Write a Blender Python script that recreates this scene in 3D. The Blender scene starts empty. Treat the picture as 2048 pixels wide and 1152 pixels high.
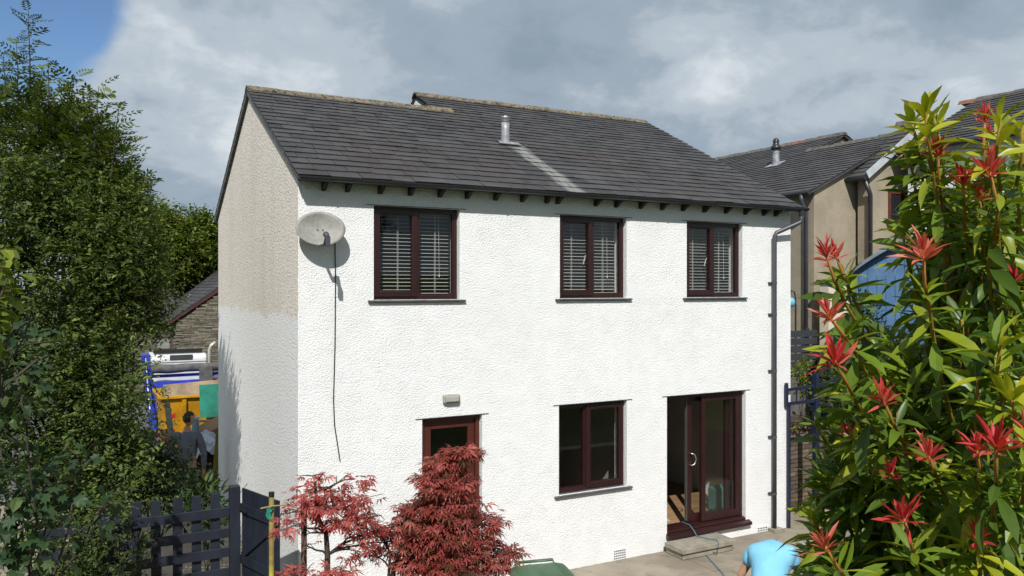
import bpy, bmesh, math, random
import numpy as np
from mathutils import Vector, Matrix
R_ = math.radians
random.seed(7)
SC = bpy.context.scene
COL = SC.collection

# ------------------------------------------------------------------ camera
FPX, YAW, PITCH = 1612.7, R_(28.19), R_(-0.07)          # focal length in photo pixels (2048 wide)
CAM = np.array([-2.2326, -9.3999, 3.8846])
cd = bpy.data.cameras.new('camera')
cam = bpy.data.objects.new('camera', cd); COL.objects.link(cam)
cd.sensor_width = 36; cd.lens = FPX / 2048 * 36; cd.clip_start = .05; cd.clip_end = 3000
cam.location = CAM; cam.rotation_euler = (R_(90) + PITCH, 0, -YAW)
SC.camera = cam
FW = np.array([math.sin(YAW) * math.cos(PITCH), math.cos(YAW) * math.cos(PITCH), math.sin(PITCH)])
RT = np.array([math.cos(YAW), -math.sin(YAW), 0.]); UP = np.cross(RT, FW)

# ------------------------------------------------------------------ sun and sky
SUN_DIR = Vector((-.56, -1.0, 1.12)).normalized()        # towards the sun
sun_el = math.asin(SUN_DIR.z); sun_az = math.atan2(SUN_DIR.x, SUN_DIR.y)
sl = bpy.data.lights.new('sun', 'SUN'); sl.energy = 5.0; sl.angle = R_(.55); sl.color = (1, .965, .915)
so = bpy.data.objects.new('sun', sl); COL.objects.link(so)
so.rotation_euler = SUN_DIR.to_track_quat('Z', 'Y').to_euler(); so.location = (-10, -20, 30)
W = bpy.data.worlds.new('World'); SC.world = W; W.use_nodes = True
def build_world():
    nt = W.node_tree; N = nt.nodes; L = nt.links; N.clear()
    out = N.new('ShaderNodeOutputWorld'); bg = N.new('ShaderNodeBackground'); bg.inputs['Strength'].default_value = .10
    L.new(bg.outputs[0], out.inputs[0])
    sky = N.new('ShaderNodeTexSky'); sky.sky_type = 'NISHITA'; sky.sun_disc = False
    sky.sun_elevation = sun_el; sky.sun_rotation = sun_az; sky.air_density = 1.0; sky.dust_density = .4; sky.ozone_density = 2.0
    tc = N.new('ShaderNodeTexCoord'); sep = N.new('ShaderNodeSeparateXYZ'); L.new(tc.outputs['Generated'], sep.inputs[0])
    def M(op, a, b=None, c=None):
        n = N.new('ShaderNodeMath'); n.operation = op
        for i, v in enumerate((a, b, c)):
            if v is None: continue
            if isinstance(v, (int, float)): n.inputs[i].default_value = v
            else: L.new(v, n.inputs[i])
        return n.outputs[0]
    z = M('MAXIMUM', sep.outputs[2], 0.0); den = M('ADD', z, .42)
    u = M('DIVIDE', sep.outputs[0], den); v = M('DIVIDE', sep.outputs[1], den)
    cb = N.new('ShaderNodeCombineXYZ'); L.new(u, cb.inputs[0]); L.new(v, cb.inputs[1]); cb.inputs[2].default_value = 3.7
    def noise(scale, det, rough, dist=0, off=0):
        mp = N.new('ShaderNodeMapping'); L.new(cb.outputs[0], mp.inputs[0]); mp.inputs['Location'].default_value = (off, off * .7, off * .3)
        n = N.new('ShaderNodeTexNoise'); n.inputs['Scale'].default_value = scale; n.inputs['Detail'].default_value = det
        n.inputs['Roughness'].default_value = rough; n.inputs['Distortion'].default_value = dist
        L.new(mp.outputs[0], n.inputs['Vector']); return n.outputs[0]
    def ramp(x, stops):
        r = N.new('ShaderNodeValToRGB'); r.color_ramp.interpolation = 'EASE'; el = r.color_ramp.elements
        while len(el) < len(stops): el.new(.5)
        for e, (p, c) in zip(el, stops): e.position = p; e.color = c if len(c) == 4 else (*c, 1)
        L.new(x, r.inputs[0]); return r
    n1 = noise(.62, 7, .52, .25, 2.3); n2 = noise(3.6, 7, .55, .2, 11.)
    # a gap of blue in the cloud cover, round one direction of the sky
    hole_dir = Vector(FW * FPX + RT * (20 - 1024) + UP * (576 - 10)).normalized()
    dp = N.new('ShaderNodeVectorMath'); dp.operation = 'DOT_PRODUCT'; L.new(tc.outputs['Generated'], dp.inputs[0]); dp.inputs[1].default_value = hole_dir
    gap = N.new('ShaderNodeMapRange'); gap.interpolation_type = 'SMOOTHSTEP'; L.new(dp.outputs['Value'], gap.inputs['Value'])
    gap.inputs['From Min'].default_value = .9915; gap.inputs['From Max'].default_value = 1.0
    gap.inputs['To Min'].default_value = 0; gap.inputs['To Max'].default_value = .85
    cov = M('SUBTRACT', M('ADD', M('MULTIPLY', n1, .7), M('MULTIPLY', n2, .9)), gap.outputs[0])
    cover = ramp(cov, [(.30, (0, 0, 0)), (.68, (1, 1, 1))])
    n3 = noise(1.9, 7, .48, .3, 28.); n4 = noise(7.5, 8, .6, .25, 2.)
    shade = M('ADD', M('MULTIPLY', n3, .70), M('MULTIPLY', n4, .30))
    ccol = ramp(shade, [(.36, (2.7, 3.45, 4.25)), (.46, (3.4, 4.15, 4.95)), (.54, (4.7, 5.4, 6.1)), (.65, (7.2, 7.7, 8.1))])
    tint = N.new('ShaderNodeMix'); tint.data_type = 'RGBA'; tint.blend_type = 'MULTIPLY'; tint.inputs[0].default_value = 1
    L.new(sky.outputs[0], tint.inputs[6]); tint.inputs[7].default_value = (.80, .95, 1.10, 1)
    mx = N.new('ShaderNodeMix'); mx.data_type = 'RGBA'; L.new(cover.outputs[0], mx.inputs[0])
    L.new(tint.outputs[2], mx.inputs[6]); L.new(ccol.outputs[0], mx.inputs[7])
    L.new(mx.outputs[2], bg.inputs['Color'])
build_world()
SC.view_settings.view_transform = 'Standard'; SC.view_settings.look = 'None'
SC.view_settings.exposure = 0; SC.view_settings.gamma = 1; SC.view_settings.use_curve_mapping = False
SC.cycles.max_bounces = 8; SC.cycles.transparent_max_bounces = 12; SC.cycles.use_denoising = True
SC.cycles.caustics_reflective = False; SC.cycles.caustics_refractive = False

# ------------------------------------------------------------------ pixel helpers (photo pixels to world)
def ray(px, py): return FW + RT * ((px - 1024) / FPX) + UP * ((576 - py) / FPX)
def at(px, py, d): return CAM + ray(px, py) * d
def on_y(px, py, y): r = ray(px, py); return CAM + r * ((y - CAM[1]) / r[1])
def on_x(px, py, x): r = ray(px, py); return CAM + r * ((x - CAM[0]) / r[0])
def on_z(px, py, z): r = ray(px, py); return CAM + r * ((z - CAM[2]) / r[2])
def project(P):
    d = np.asarray(P, float) - CAM; w = d @ FW
    return np.stack([1024 + FPX * (d @ RT) / w, 576 - FPX * (d @ UP) / w, w], -1)

# ------------------------------------------------------------------ materials
def nodes(name):
    m = bpy.data.materials.new(name); m.use_nodes = True
    nt = m.node_tree; b = nt.nodes['Principled BSDF']; return m, nt, b
def lk(nt, a, b): nt.links.new(a, b)
def mixc(nt, fac, a, b, blend='MIX'):
    n = nt.nodes.new('ShaderNodeMix'); n.data_type = 'RGBA'; n.blend_type = blend
    for i, v in ((0, fac), (6, a), (7, b)):
        if isinstance(v, (int, float)): n.inputs[i].default_value = v
        elif isinstance(v, tuple): n.inputs[i].default_value = (*v[:3], 1)
        else: lk(nt, v, n.inputs[i])
    return n.outputs[2]
def tex(nt, scale, detail=4, rough=.55, kind='Noise', stretch=None, coord='Object'):
    tc = nt.nodes.new('ShaderNodeTexCoord'); v = tc.outputs[coord]
    if stretch:
        mp = nt.nodes.new('ShaderNodeMapping'); mp.inputs['Scale'].default_value = stretch; lk(nt, v, mp.inputs[0]); v = mp.outputs[0]
    n = nt.nodes.new('ShaderNodeTex' + kind); n.inputs['Scale'].default_value = scale
    if kind == 'Noise': n.inputs['Detail'].default_value = detail; n.inputs['Roughness'].default_value = rough
    lk(nt, v, n.inputs['Vector']); return n.outputs[0]
def rmp(nt, x, a, b, lo=0., hi=1.):
    n = nt.nodes.new('ShaderNodeMapRange'); n.interpolation_type = 'SMOOTHSTEP'
    lk(nt, x, n.inputs['Value'])
    for k, v in (('From Min', a), ('From Max', b), ('To Min', lo), ('To Max', hi)): n.inputs[k].default_value = v
    return n.outputs[0]
def mth(nt, op, a, b=0.):
    n = nt.nodes.new('ShaderNodeMath'); n.operation = op
    for i, v in enumerate((a, b)):
        if isinstance(v, (int, float)): n.inputs[i].default_value = v
        else: lk(nt, v, n.inputs[i])
    return n.outputs[0]
def bump(nt, b, h, strength=.5, dist=.01):
    n = nt.nodes.new('ShaderNodeBump'); n.inputs['Strength'].default_value = strength; n.inputs['Distance'].default_value = dist
    lk(nt, h, n.inputs['Height']); lk(nt, n.outputs[0], b.inputs['Normal'])
def mat(name, col, rough=.7, var=.2, vs=4., bmp=0., bs=60., metal=0., spec=.4, stretch=None, fine=None):
    m, nt, b = nodes(name)
    c1 = tuple(c * (1 - var) for c in col); c2 = tuple(min(1, c * (1 + var)) for c in col)
    c = mixc(nt, rmp(nt, tex(nt, vs, 6, .6, stretch=stretch), .3, .7), c1, c2)
    if fine: c = mixc(nt, rmp(nt, tex(nt, fine, 2), .55, .7, 0, .5), c, tuple(x * .6 for x in col))
    lk(nt, c, b.inputs['Base Color'])
    b.inputs['Roughness'].default_value = rough; b.inputs['Metallic'].default_value = metal; b.inputs['Specular IOR Level'].default_value = spec
    if bmp: bump(nt, b, tex(nt, bs, 4, stretch=stretch), bmp, .01)
    return m
MT = {}
def white_render():
    m, nt, b = nodes('white_roughcast')
    big = tex(nt, 1.3, 5); lump = tex(nt, 46, 6, .66); vor = tex(nt, 75, kind='Voronoi')
    c = mixc(nt, rmp(nt, big, .3, .7), (.81, .815, .815), (.85, .855, .855))
    c = mixc(nt, rmp(nt, tex(nt, 60, 2), .66, .74, 0, .35), c, (.5, .49, .47))
    lk(nt, c, b.inputs['Base Color']); b.inputs['Roughness'].default_value = .75; b.inputs['Specular IOR Level'].default_value = .25
    h = mth(nt, 'ADD', mth(nt, 'MULTIPLY', lump, 1.0), mth(nt, 'MULTIPLY', vor, -.35))
    bump(nt, b, mth(nt, 'MULTIPLY', h, rmp(nt, tex(nt, 4.5, 4, .6), .3, .7, .75, 1.15)), .95, .0165); return m
def gable_render():
    # bare pebbledash above, fresh white paint up to an uneven brush line 3.5 m up
    m, nt, b = nodes('half_painted_pebbledash')
    tc = nt.nodes.new('ShaderNodeTexCoord'); sp = nt.nodes.new('ShaderNodeSeparateXYZ'); lk(nt, tc.outputs['Object'], sp.inputs[0])
    peb = tex(nt, 36, 3, .55); vor = tex(nt, 40, kind='Voronoi')
    edge = mth(nt, 'ADD', sp.outputs[2], mth(nt, 'MULTIPLY', mth(nt, 'SUBTRACT', tex(nt, 1.8, 7, .7), .5), .62))
    edge = mth(nt, 'ADD', edge, mth(nt, 'MULTIPLY', peb, .12))
    f = rmp(nt, edge, 3.56, 3.62)
    beige = mixc(nt, rmp(nt, tex(nt, 40, 3), .35, .65), (.66, .585, .51), (.89, .84, .775))
    beige = mixc(nt, rmp(nt, tex(nt, .9, 4), .35, .7), beige, (.55, .48, .40), 'MULTIPLY') if False else beige
    beige = mixc(nt, rmp(nt, peb, .58, .68, 0, .8), beige, (.22, .18, .15))
    streak = rmp(nt, tex(nt, 1.6, 5, stretch=(1, 1, .25)), .45, .75, 0, .25)
    beige = mixc(nt, streak, beige, (.48, .43, .37))
    white = mixc(nt, rmp(nt, peb, .58, .68, 0, .7), (.82, .82, .815), (.36, .355, .35))
    lk(nt, mixc(nt, f, white, beige), b.inputs['Base Color']); b.inputs['Roughness'].default_value = .85; b.inputs['Specular IOR Level'].default_value = .2
    bump(nt, b, mth(nt, 'ADD', peb, mth(nt, 'MULTIPLY', vor, -.4)), .7, .014); return m
FLUE_X, FLUE_Y = 3.98, 2.1     # set from the picture below
def slate_mat(name, base=(.040, .039, .042), stain=True):
    m, nt, b = nodes(name)
    at_ = nt.nodes.new('ShaderNodeAttribute'); at_.attribute_name = 'tone'
    c = mixc(nt, at_.outputs['Fac'], tuple(x * .62 for x in base), tuple(x * 1.5 for x in base))
    c = mixc(nt, rmp(nt, tex(nt, 14, 5, .65), .35, .75, 0, .55), c, (.062, .058, .057))
    c = mixc(nt, rmp(nt, tex(nt, .75, 5, .6, stretch=(1, .6, .6)), .46, .66, 0, .6), c, (.050, .037, .034)); c = mixc(nt, rmp(nt, tex(nt, 2.6, 6, .65), .42, .7, 0, .6), c, (.078, .077, .077))
    c = mixc(nt, rmp(nt, tex(nt, 38, 3), .68, .74, 0, .8), c, (.15, .15, .13))
    if stain:
        tc = nt.nodes.new('ShaderNodeTexCoord'); sp = nt.nodes.new('ShaderNodeSeparateXYZ'); lk(nt, tc.outputs['Object'], sp.inputs[0])
        wob = mth(nt, 'MULTIPLY', mth(nt, 'SUBTRACT', tex(nt, 5, 4, stretch=(1, .3, .3)), .5), .22)
        dx = mth(nt, 'ABSOLUTE', mth(nt, 'ADD', mth(nt, 'SUBTRACT', sp.outputs[0], FLUE_X + .12), wob))
        f1 = rmp(nt, dx, .06, .19, 1, 0); f2 = rmp(nt, sp.outputs[1], FLUE_Y - .12, FLUE_Y - .02, 1, 0)
        f3 = rmp(nt, tex(nt, 9, 4, stretch=(2, .4, .4)), .25, .6, .35, 1)
        c = mixc(nt, mth(nt, 'MULTIPLY', mth(nt, 'MULTIPLY', f1, f2), mth(nt, 'MULTIPLY', f3, .85)), c, (.25, .255, .24))
    lk(nt, c, b.inputs['Base Color']); b.inputs['Roughness'].default_value = .62; b.inputs['Specular IOR Level'].default_value = .35
    bump(nt, b, tex(nt, 45, 5, .6), .35, .008); return m
def leaf_mat(name, dark, mid, light, trans=.3, rough=.5, spec=.3):
    m, nt, b = nodes(name)
    at_ = nt.nodes.new('ShaderNodeAttribute'); at_.attribute_name = 'tone'
    r = nt.nodes.new('ShaderNodeValToRGB'); el = r.color_ramp.elements; el.new(.5)
    for e, (p, c) in zip(el, ((0, dark), (.5, mid), (1, light))): e.position = p; e.color = (*c, 1)
    lk(nt, at_.outputs['Fac'], r.inputs[0])
    c = mixc(nt, rmp(nt, tex(nt, 3., 4), .3, .7, 0, .35), r.outputs[0], tuple(x * .5 for x in mid))
    lk(nt, c, b.inputs['Base Color']); b.inputs['Roughness'].default_value = rough; b.inputs['Specular IOR Level'].default_value = spec
    if trans:
        t = nt.nodes.new('ShaderNodeBsdfTranslucent'); mx = nt.nodes.new('ShaderNodeMixShader'); mx.inputs[0].default_value = trans
        lk(nt, mixc(nt, 1., c, (1.15, 1.1, .6), 'MULTIPLY'), t.inputs[0])
        lk(nt, b.outputs[0], mx.inputs[1]); lk(nt, t.outputs[0], mx.inputs[2])
        lk(nt, mx.outputs[0], nt.nodes['Material Output'].inputs[0])
    return m
def glass_mat(name='window_glass', tint=(.93, .945, .94), refl=1.7):
    m, nt, b = nodes(name); nt.nodes.remove(b)
    lw = nt.nodes.new('ShaderNodeLayerWeight'); lw.inputs[0].default_value = .5        # Schlick curve of the viewing angle
    f = mth(nt, 'ADD', mth(nt, 'MULTIPLY', mth(nt, 'POWER', lw.outputs['Facing'], 5.), .9), .022 * refl)
    tr = nt.nodes.new('ShaderNodeBsdfTransparent'); tr.inputs[0].default_value = (*tint, 1)
    gl = nt.nodes.new('ShaderNodeBsdfGlossy'); gl.inputs['Roughness'].default_value = .015
    mx = nt.nodes.new('ShaderNodeMixShader'); lk(nt, f, mx.inputs[0]); lk(nt, tr.outputs[0], mx.inputs[1]); lk(nt, gl.outputs[0], mx.inputs[2])
    lk(nt, mx.outputs[0], nt.nodes['Material Output'].inputs[0]); return m

# ------------------------------------------------------------------ mesh helpers
class MB:
    def __init__(s): s.v = []; s.f = []; s.t = []
    def face(s, pts, tone=.5):
        i = len(s.v); s.v += [tuple(p) for p in pts]; s.f.append(tuple(range(i, i + len(pts)))); s.t.append(tone)
    def raw(s, vs, fs, tone=.5):
        i = len(s.v); s.v += [tuple(p) for p in vs]; s.f += [tuple(i + k for k in f) for f in fs]; s.t += [tone] * len(fs)
    def box(s, x0, x1, y0, y1, z0, z1, M=None, tone=.5):
        vs = [Vector((x, y, z)) for z in (z0, z1) for y in (y0, y1) for x in (x0, x1)]
        if M is not None: vs = [M @ v for v in vs]
        s.raw(vs, [(0, 2, 3, 1), (4, 5, 7, 6), (0, 1, 5, 4), (2, 6, 7, 3), (0, 4, 6, 2), (1, 3, 7, 5)], tone)
    def obox(s, c, ax, half, tone=.5):       # oriented box: centre, three axes, three half sizes
        c = Vector(c); ax = [Vector(a).normalized() for a in ax]
        vs = [c + ax[0] * (half[0] * i) + ax[1] * (half[1] * j) + ax[2] * (half[2] * k) for k in (-1, 1) for j in (-1, 1) for i in (-1, 1)]
        s.raw(vs, [(0, 2, 3, 1), (4, 5, 7, 6), (0, 1, 5, 4), (2, 6, 7, 3), (0, 4, 6, 2), (1, 3, 7, 5)], tone)
    def bar(s, a, b, w, h, up=(0, 0, 1), tone=.5):
        a, b = Vector(a), Vector(b); d = (b - a); L = d.length; d.normalize(); u = Vector(up); sd = d.cross(u).normalized(); u = sd.cross(d)
        s.obox((a + b) / 2, (d, sd, u), (L / 2, w / 2, h / 2), tone)
    def tube(s, pts, rad, n=8, cap=True, tone=.5):
        pts = [Vector(p) for p in pts]; rad = rad if isinstance(rad, (list, tuple)) else [rad] * len(pts)
        i0 = len(s.v); prev = None
        for k, p in enumerate(pts):
            d = (pts[min(k + 1, len(pts) - 1)] - pts[max(k - 1, 0)]).normalized()
            if prev is None: a = d.orthogonal().normalized()
            else: a = (prev - d * prev.dot(d)).normalized()
            prev = a; b = d.cross(a)
            for j in range(n):
                t = 2 * math.pi * j / n; s.v.append(tuple(p + (a * math.cos(t) + b * math.sin(t)) * rad[k]))
        for k in range(len(pts) - 1):
            for j in range(n):
                s.f.append((i0 + k * n + j, i0 + k * n + (j + 1) % n, i0 + (k + 1) * n + (j + 1) % n, i0 + (k + 1) * n + j)); s.t.append(tone)
        if cap:
            s.f.append(tuple(i0 + j for j in range(n))[::-1]); s.f.append(tuple(i0 + (len(pts) - 1) * n + j for j in range(n))); s.t += [tone, tone]
    def lathe(s, c, prof, n=24, axis=(0, 0, 1), tone=.5):   # prof: (radius, height)
        c = Vector(c); ax = Vector(axis).normalized(); a = ax.orthogonal().normalized(); b = ax.cross(a); i0 = len(s.v)
        for r, h in prof:
            for j in range(n):
                t = 2 * math.pi * j / n; s.v.append(tuple(c + ax * h + (a * math.cos(t) + b * math.sin(t)) * r))
        for k in range(len(prof) - 1):
            for j in range(n):
                s.f.append((i0 + k * n + j, i0 + k * n + (j + 1) % n, i0 + (k + 1) * n + (j + 1) % n, i0 + (k + 1) * n + j)); s.t.append(tone)
    def prism(s, poly, d, tone=.5):          # polygon extruded by a vector
        d = Vector(d); n = len(poly); p = [Vector(q) for q in poly]; vs = p + [q + d for q in p]
        s.raw(vs, [tuple(range(n))[::-1], tuple(range(n, 2 * n))] + [(i, (i + 1) % n, n + (i + 1) % n, n + i) for i in range(n)], tone)
    def mesh(s, name, m, smooth=False, fix=True):
        me = bpy.data.meshes.new(name); me.from_pydata(s.v, [], s.f)
        a = me.attributes.new('tone', 'FLOAT', 'FACE'); a.data.foreach_set('value', np.array(s.t, 'f'))
        if fix:
            bm = bmesh.new(); bm.from_mesh(me); bmesh.ops.recalc_face_normals(bm, faces=bm.faces); bm.to_mesh(me); bm.free()
        if smooth: me.polygons.foreach_set('use_smooth', [True] * len(me.polygons))
        me.materials.append(m); me.update(); return me
    def build(s, name, m, parent=None, smooth=False, bevel=0, fix=True, **tags):
        o = bpy.data.objects.new(name, s.mesh(name, m, smooth, fix)); COL.objects.link(o)
        if parent: setp(o, parent)
        if bevel:
            md = o.modifiers.new('bevel', 'BEVEL'); md.width = bevel; md.segments = 2; md.limit_method = 'ANGLE'
        if smooth == 'auto': pass
        tag(o, **tags); return o
def setp(o, parent):
    o.parent = parent
    p = parent; M = Matrix.Identity(4)
    chain = []
    while p: chain.append(p); p = p.parent
    for q in reversed(chain): M = M @ q.matrix_parent_inverse @ q.matrix_basis
    o.matrix_parent_inverse = M.inverted()          # meshes are written in world coordinates
def tag(o, label=None, cat=None, group=None, kind=None):
    if label: o['label'] = label
    if cat: o['category'] = cat
    if group: o['group'] = group
    if kind: o['kind'] = kind
def thing(name, loc, label, cat, group=None):
    o = bpy.data.objects.new(name, None); COL.objects.link(o); o.location = loc; o.empty_display_size = .2
    tag(o, label, cat, group); return o
def np_mesh(name, V, loops, starts, totals, tones, m, smooth=False):
    me = bpy.data.meshes.new(name); me.vertices.add(len(V)); me.vertices.foreach_set('co', V.astype('f').ravel())
    me.loops.add(len(loops)); me.loops.foreach_set('vertex_index', loops.astype('i'))
    me.polygons.add(len(starts)); me.polygons.foreach_set('loop_start', starts.astype('i')); me.polygons.foreach_set('loop_total', totals.astype('i'))
    a = me.attributes.new('tone', 'FLOAT', 'FACE'); a.data.foreach_set('value', tones.astype('f'))
    me.materials.append(m); me.update(calc_edges=True); me.validate()
    if smooth: me.polygons.foreach_set('use_smooth', np.ones(len(starts), bool))
    return me

# ------------------------------------------------------------------ foliage
# a leaf shape: (verts Nx3 with x across, y along, z up ; faces)
def leaf_oval(w=.5, fold=.12, droop=.15):
    v = [(0, 0, 0), (-w * .42, .35, fold), (0, .42, -.01), (w * .42, .35, fold), (-w * .34, .70, fold - droop * .6), (w * .34, .70, fold - droop * .6), (0, 1, -droop)]
    return np.array(v), [(0, 2, 1), (0, 3, 2), (1, 2, 6, 4), (2, 3, 5, 6)]
def leaf_lance(w=.28, fold=.06, droop=.25):
    st = [(.0, .04), (.22, .55), (.5, 1.), (.75, .8), (1., .03)]; v = []; f = []
    for y, k in st:
        zz = -droop * y * y
        v += [(-w * .5 * k, y, zz + fold * k), (0, y, zz), (w * .5 * k, y, zz + fold * k)]
    for i in range(4):
        a = i * 3; f += [(a, a + 1, a + 4, a + 3), (a + 1, a + 2, a + 5, a + 4)]
    return np.array(v), f
def leaf_palmate(n=7, spread=118, narrow=.085, droop=.2):
    v = [(0, 0, 0)]; f = []
    for i in range(n):
        a = math.radians(-spread + 2 * spread * i / (n - 1)); L = 1. - .5 * abs(i - (n - 1) / 2) / ((n - 1) / 2)
        c, s = math.sin(a), math.cos(a); k = len(v); nx, ny = s, -c
        v += [(c * L * .5 - nx * narrow, s * L * .5 - ny * narrow, .02), (c * L, s * L, -droop * L), (c * L * .5 + nx * narrow, s * L * .5 + ny * narrow, .02)]
        f.append((0, k, k + 1, k + 2))
    return np.array(v) + np.array([0, .15, 0]), f
def leaf_pinnate(pairs=5, w=.055, droop=.35):
    v = []; f = []
    def kite(y, ang, L):
        zz = -droop * y * y; c, s = math.sin(ang), math.cos(ang); k = len(v); nx, ny = s, -c
        v.extend([(0, y, zz), (c * L * .5 - nx * w, y + s * L * .5 - ny * w, zz + .02), (c * L, y + s * L, zz - .1 * L), (c * L * .5 + nx * w, y + s * L * .5 + ny * w, zz + .02)])
        f.append((k, k + 1, k + 2, k + 3))
    for i in range(pairs):
        y = .18 + .64 * i / (pairs - 1)
        for sd in (-1, 1): kite(y, sd * math.radians(58), .36 - .05 * abs(i - 1.5))
    kite(.84, 0, .3); k = len(v)
    v.extend([(-.006, 0, 0), (.006, 0, 0), (0, .86, -droop * .74)]); f.append((k, k + 1, k + 2))
    return np.array(v), f
def leaf_lobed(droop=.2):
    pts = [(0, 0), (-.30, -.08), (-.25, .14), (-.55, .30), (-.34, .42), (-.38, .72), (-.13, .62), (0, 1.), (.13, .62), (.38, .72), (.34, .42), (.55, .30), (.25, .14), (.30, -.08)]
    v = [(x, y, -droop * (x * x * 1.2 + y * y) + .1 * abs(x)) for x, y in pts] + [(0, .35, -.02)]; c = len(pts)
    return np.array(v), [(c, (i + 1) % c, i) for i in range(c)]
def rnd_frames(rng, axis, up_bias, jitter):
    axis = axis + rng.normal(0, jitter, axis.shape); axis /= np.linalg.norm(axis, axis=1)[:, None] + 1e-9
    n = np.tile(np.array([0, 0, 1.]), (len(axis), 1)) * up_bias + rng.normal(0, .45, axis.shape)
    s = np.cross(axis, n); s /= np.linalg.norm(s, axis=1)[:, None] + 1e-9
    return axis, s, np.cross(s, axis)
def merge_leaves(name, shapes, pos, A, S, Nn, size, tone, var, m):
    Vs = []; Lo = []; To = []; Tn = []; off = 0
    for k, (v, f) in enumerate(shapes):
        q = np.where(var == k)[0]
        if not len(q): continue
        P = pos[q][:, None, :] + size[q][:, None, None] * (v[None, :, 0:1] * S[q][:, None, :] + v[None, :, 1:2] * A[q][:, None, :] + v[None, :, 2:3] * Nn[q][:, None, :])
        nv = len(v); base = off + np.arange(len(q)) * nv
        fl = np.concatenate([np.array(x) for x in f]); ft = np.array([len(x) for x in f])
        Lo.append((base[:, None] + fl[None, :]).ravel()); To.append(np.tile(ft, len(q))); Tn.append(np.repeat(tone[q], len(f)))
        Vs.append(P.reshape(-1, 3)); off += nv * len(q)
    V = np.concatenate(Vs); Lo = np.concatenate(Lo); To = np.concatenate(To); Tn = np.concatenate(Tn)
    return np_mesh(name, V, Lo, np.concatenate([[0], np.cumsum(To)[:-1]]), To, Tn, m)
def foliage(parent, shapes, pos, A, S, Nn, size, tone, m, single=0, part='leaf', mass='foliage', rng=None):
    """leaves as geometry: the `single` largest in view as objects of their own, the rest joined"""
    rng = rng or np.random.default_rng(1)
    var = rng.integers(0, len(shapes), len(pos)); keep = np.ones(len(pos), bool)
    if single:
        pr = project(pos); ok = (pr[:, 0] > -20) & (pr[:, 0] < 2068) & (pr[:, 1] > -20) & (pr[:, 1] < 1172) & (pr[:, 2] > .1)
        score = np.where(ok, size / np.maximum(pr[:, 2], .1), 0) * rng.uniform(.75, 1.25, len(pos))
        top = np.argsort(-score)[:single]; top = top[score[top] > 0]; cache = {}
        for i in top:
            tb = int(min(4, max(0, tone[i] * 5))); key = (var[i], tb)
            if key not in cache:
                mb = MB(); v, f = shapes[var[i]]; mb.raw(v, f, (tb + .5) / 5); cache[key] = mb.mesh(part, m, fix=False)
            o = bpy.data.objects.new(part, cache[key]); COL.objects.link(o)
            s = size[i]; Mx = Matrix(((S[i][0] * s, A[i][0] * s, Nn[i][0] * s, pos[i][0]), (S[i][1] * s, A[i][1] * s, Nn[i][1] * s, pos[i][1]), (S[i][2] * s, A[i][2] * s, Nn[i][2] * s, pos[i][2]), (0, 0, 0, 1)))
            setp(o, parent); o.matrix_basis = Mx
        keep[top] = False
    if keep.any():
        o = bpy.data.objects.new(mass, merge_leaves(mass, shapes, pos[keep], A[keep], S[keep], Nn[keep], size[keep], tone[keep], var[keep], m))
        COL.objects.link(o); setp(o, parent); o['kind'] = 'stuff'
def wob(P, s, seed):
    r = np.random.default_rng(seed); o = np.zeros(len(P))
    for k in range(5):
        d = r.normal(0, 1, 3); d /= np.linalg.norm(d); o += np.sin(P @ d * s * (1 + .45 * k) + r.uniform(0, 6.3)) / (1 + .3 * k)
    return o / 2.6
def crown(rng, blobs, n, shell=.45, gap=-.25, gs=3., seed=0):
    """points in ellipsoids (centre, radii along camera right/up/forward), thinned into clumps"""
    w = np.array([(b[1][0] * b[1][1] * b[1][2]) ** .67 for b in blobs]); w /= w.sum()
    k = rng.choice(len(blobs), n, p=w); d = rng.normal(0, 1, (n, 3)); d /= np.linalg.norm(d, axis=1)[:, None]
    r = rng.uniform(0, 1, n) ** shell; r *= 1 + .12 * rng.normal(0, 1, n)
    C = np.array([b[0] for b in blobs])[k]; Rr = np.array([b[1] for b in blobs])[k]
    l = d * r[:, None] * Rr; P = C + l[:, 0:1] * RT + l[:, 1:2] * UP + l[:, 2:3] * FW
    out = d[:, 0:1] * RT + d[:, 1:2] * UP + d[:, 2:3] * FW
    q = wob(P, gs, seed); ok = q > gap + rng.normal(0, .15, n)
    return P[ok], out[ok], r[ok], q[ok]
def blob(px, py, d, rx, ry, rd): return (at(px, py, d), (rx * d / FPX, ry * d / FPX, rd))
def branch(mb, a, b, r0, r1, rng, wig=.06, n=5, sides=6):
    a, b = np.array(a, float), np.array(b, float); L = np.linalg.norm(b - a); P = []
    for i in range(n + 1):
        t = i / n; P.append(a + (b - a) * t + rng.normal(0, wig * L / n, 3) * (0 < i < n) + np.array([0, 0, .06 * L * math.sin(math.pi * t)]))
    mb.tube(P, [r0 + (r1 - r0) * i / n for i in range(n + 1)], sides)
    return P


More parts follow.
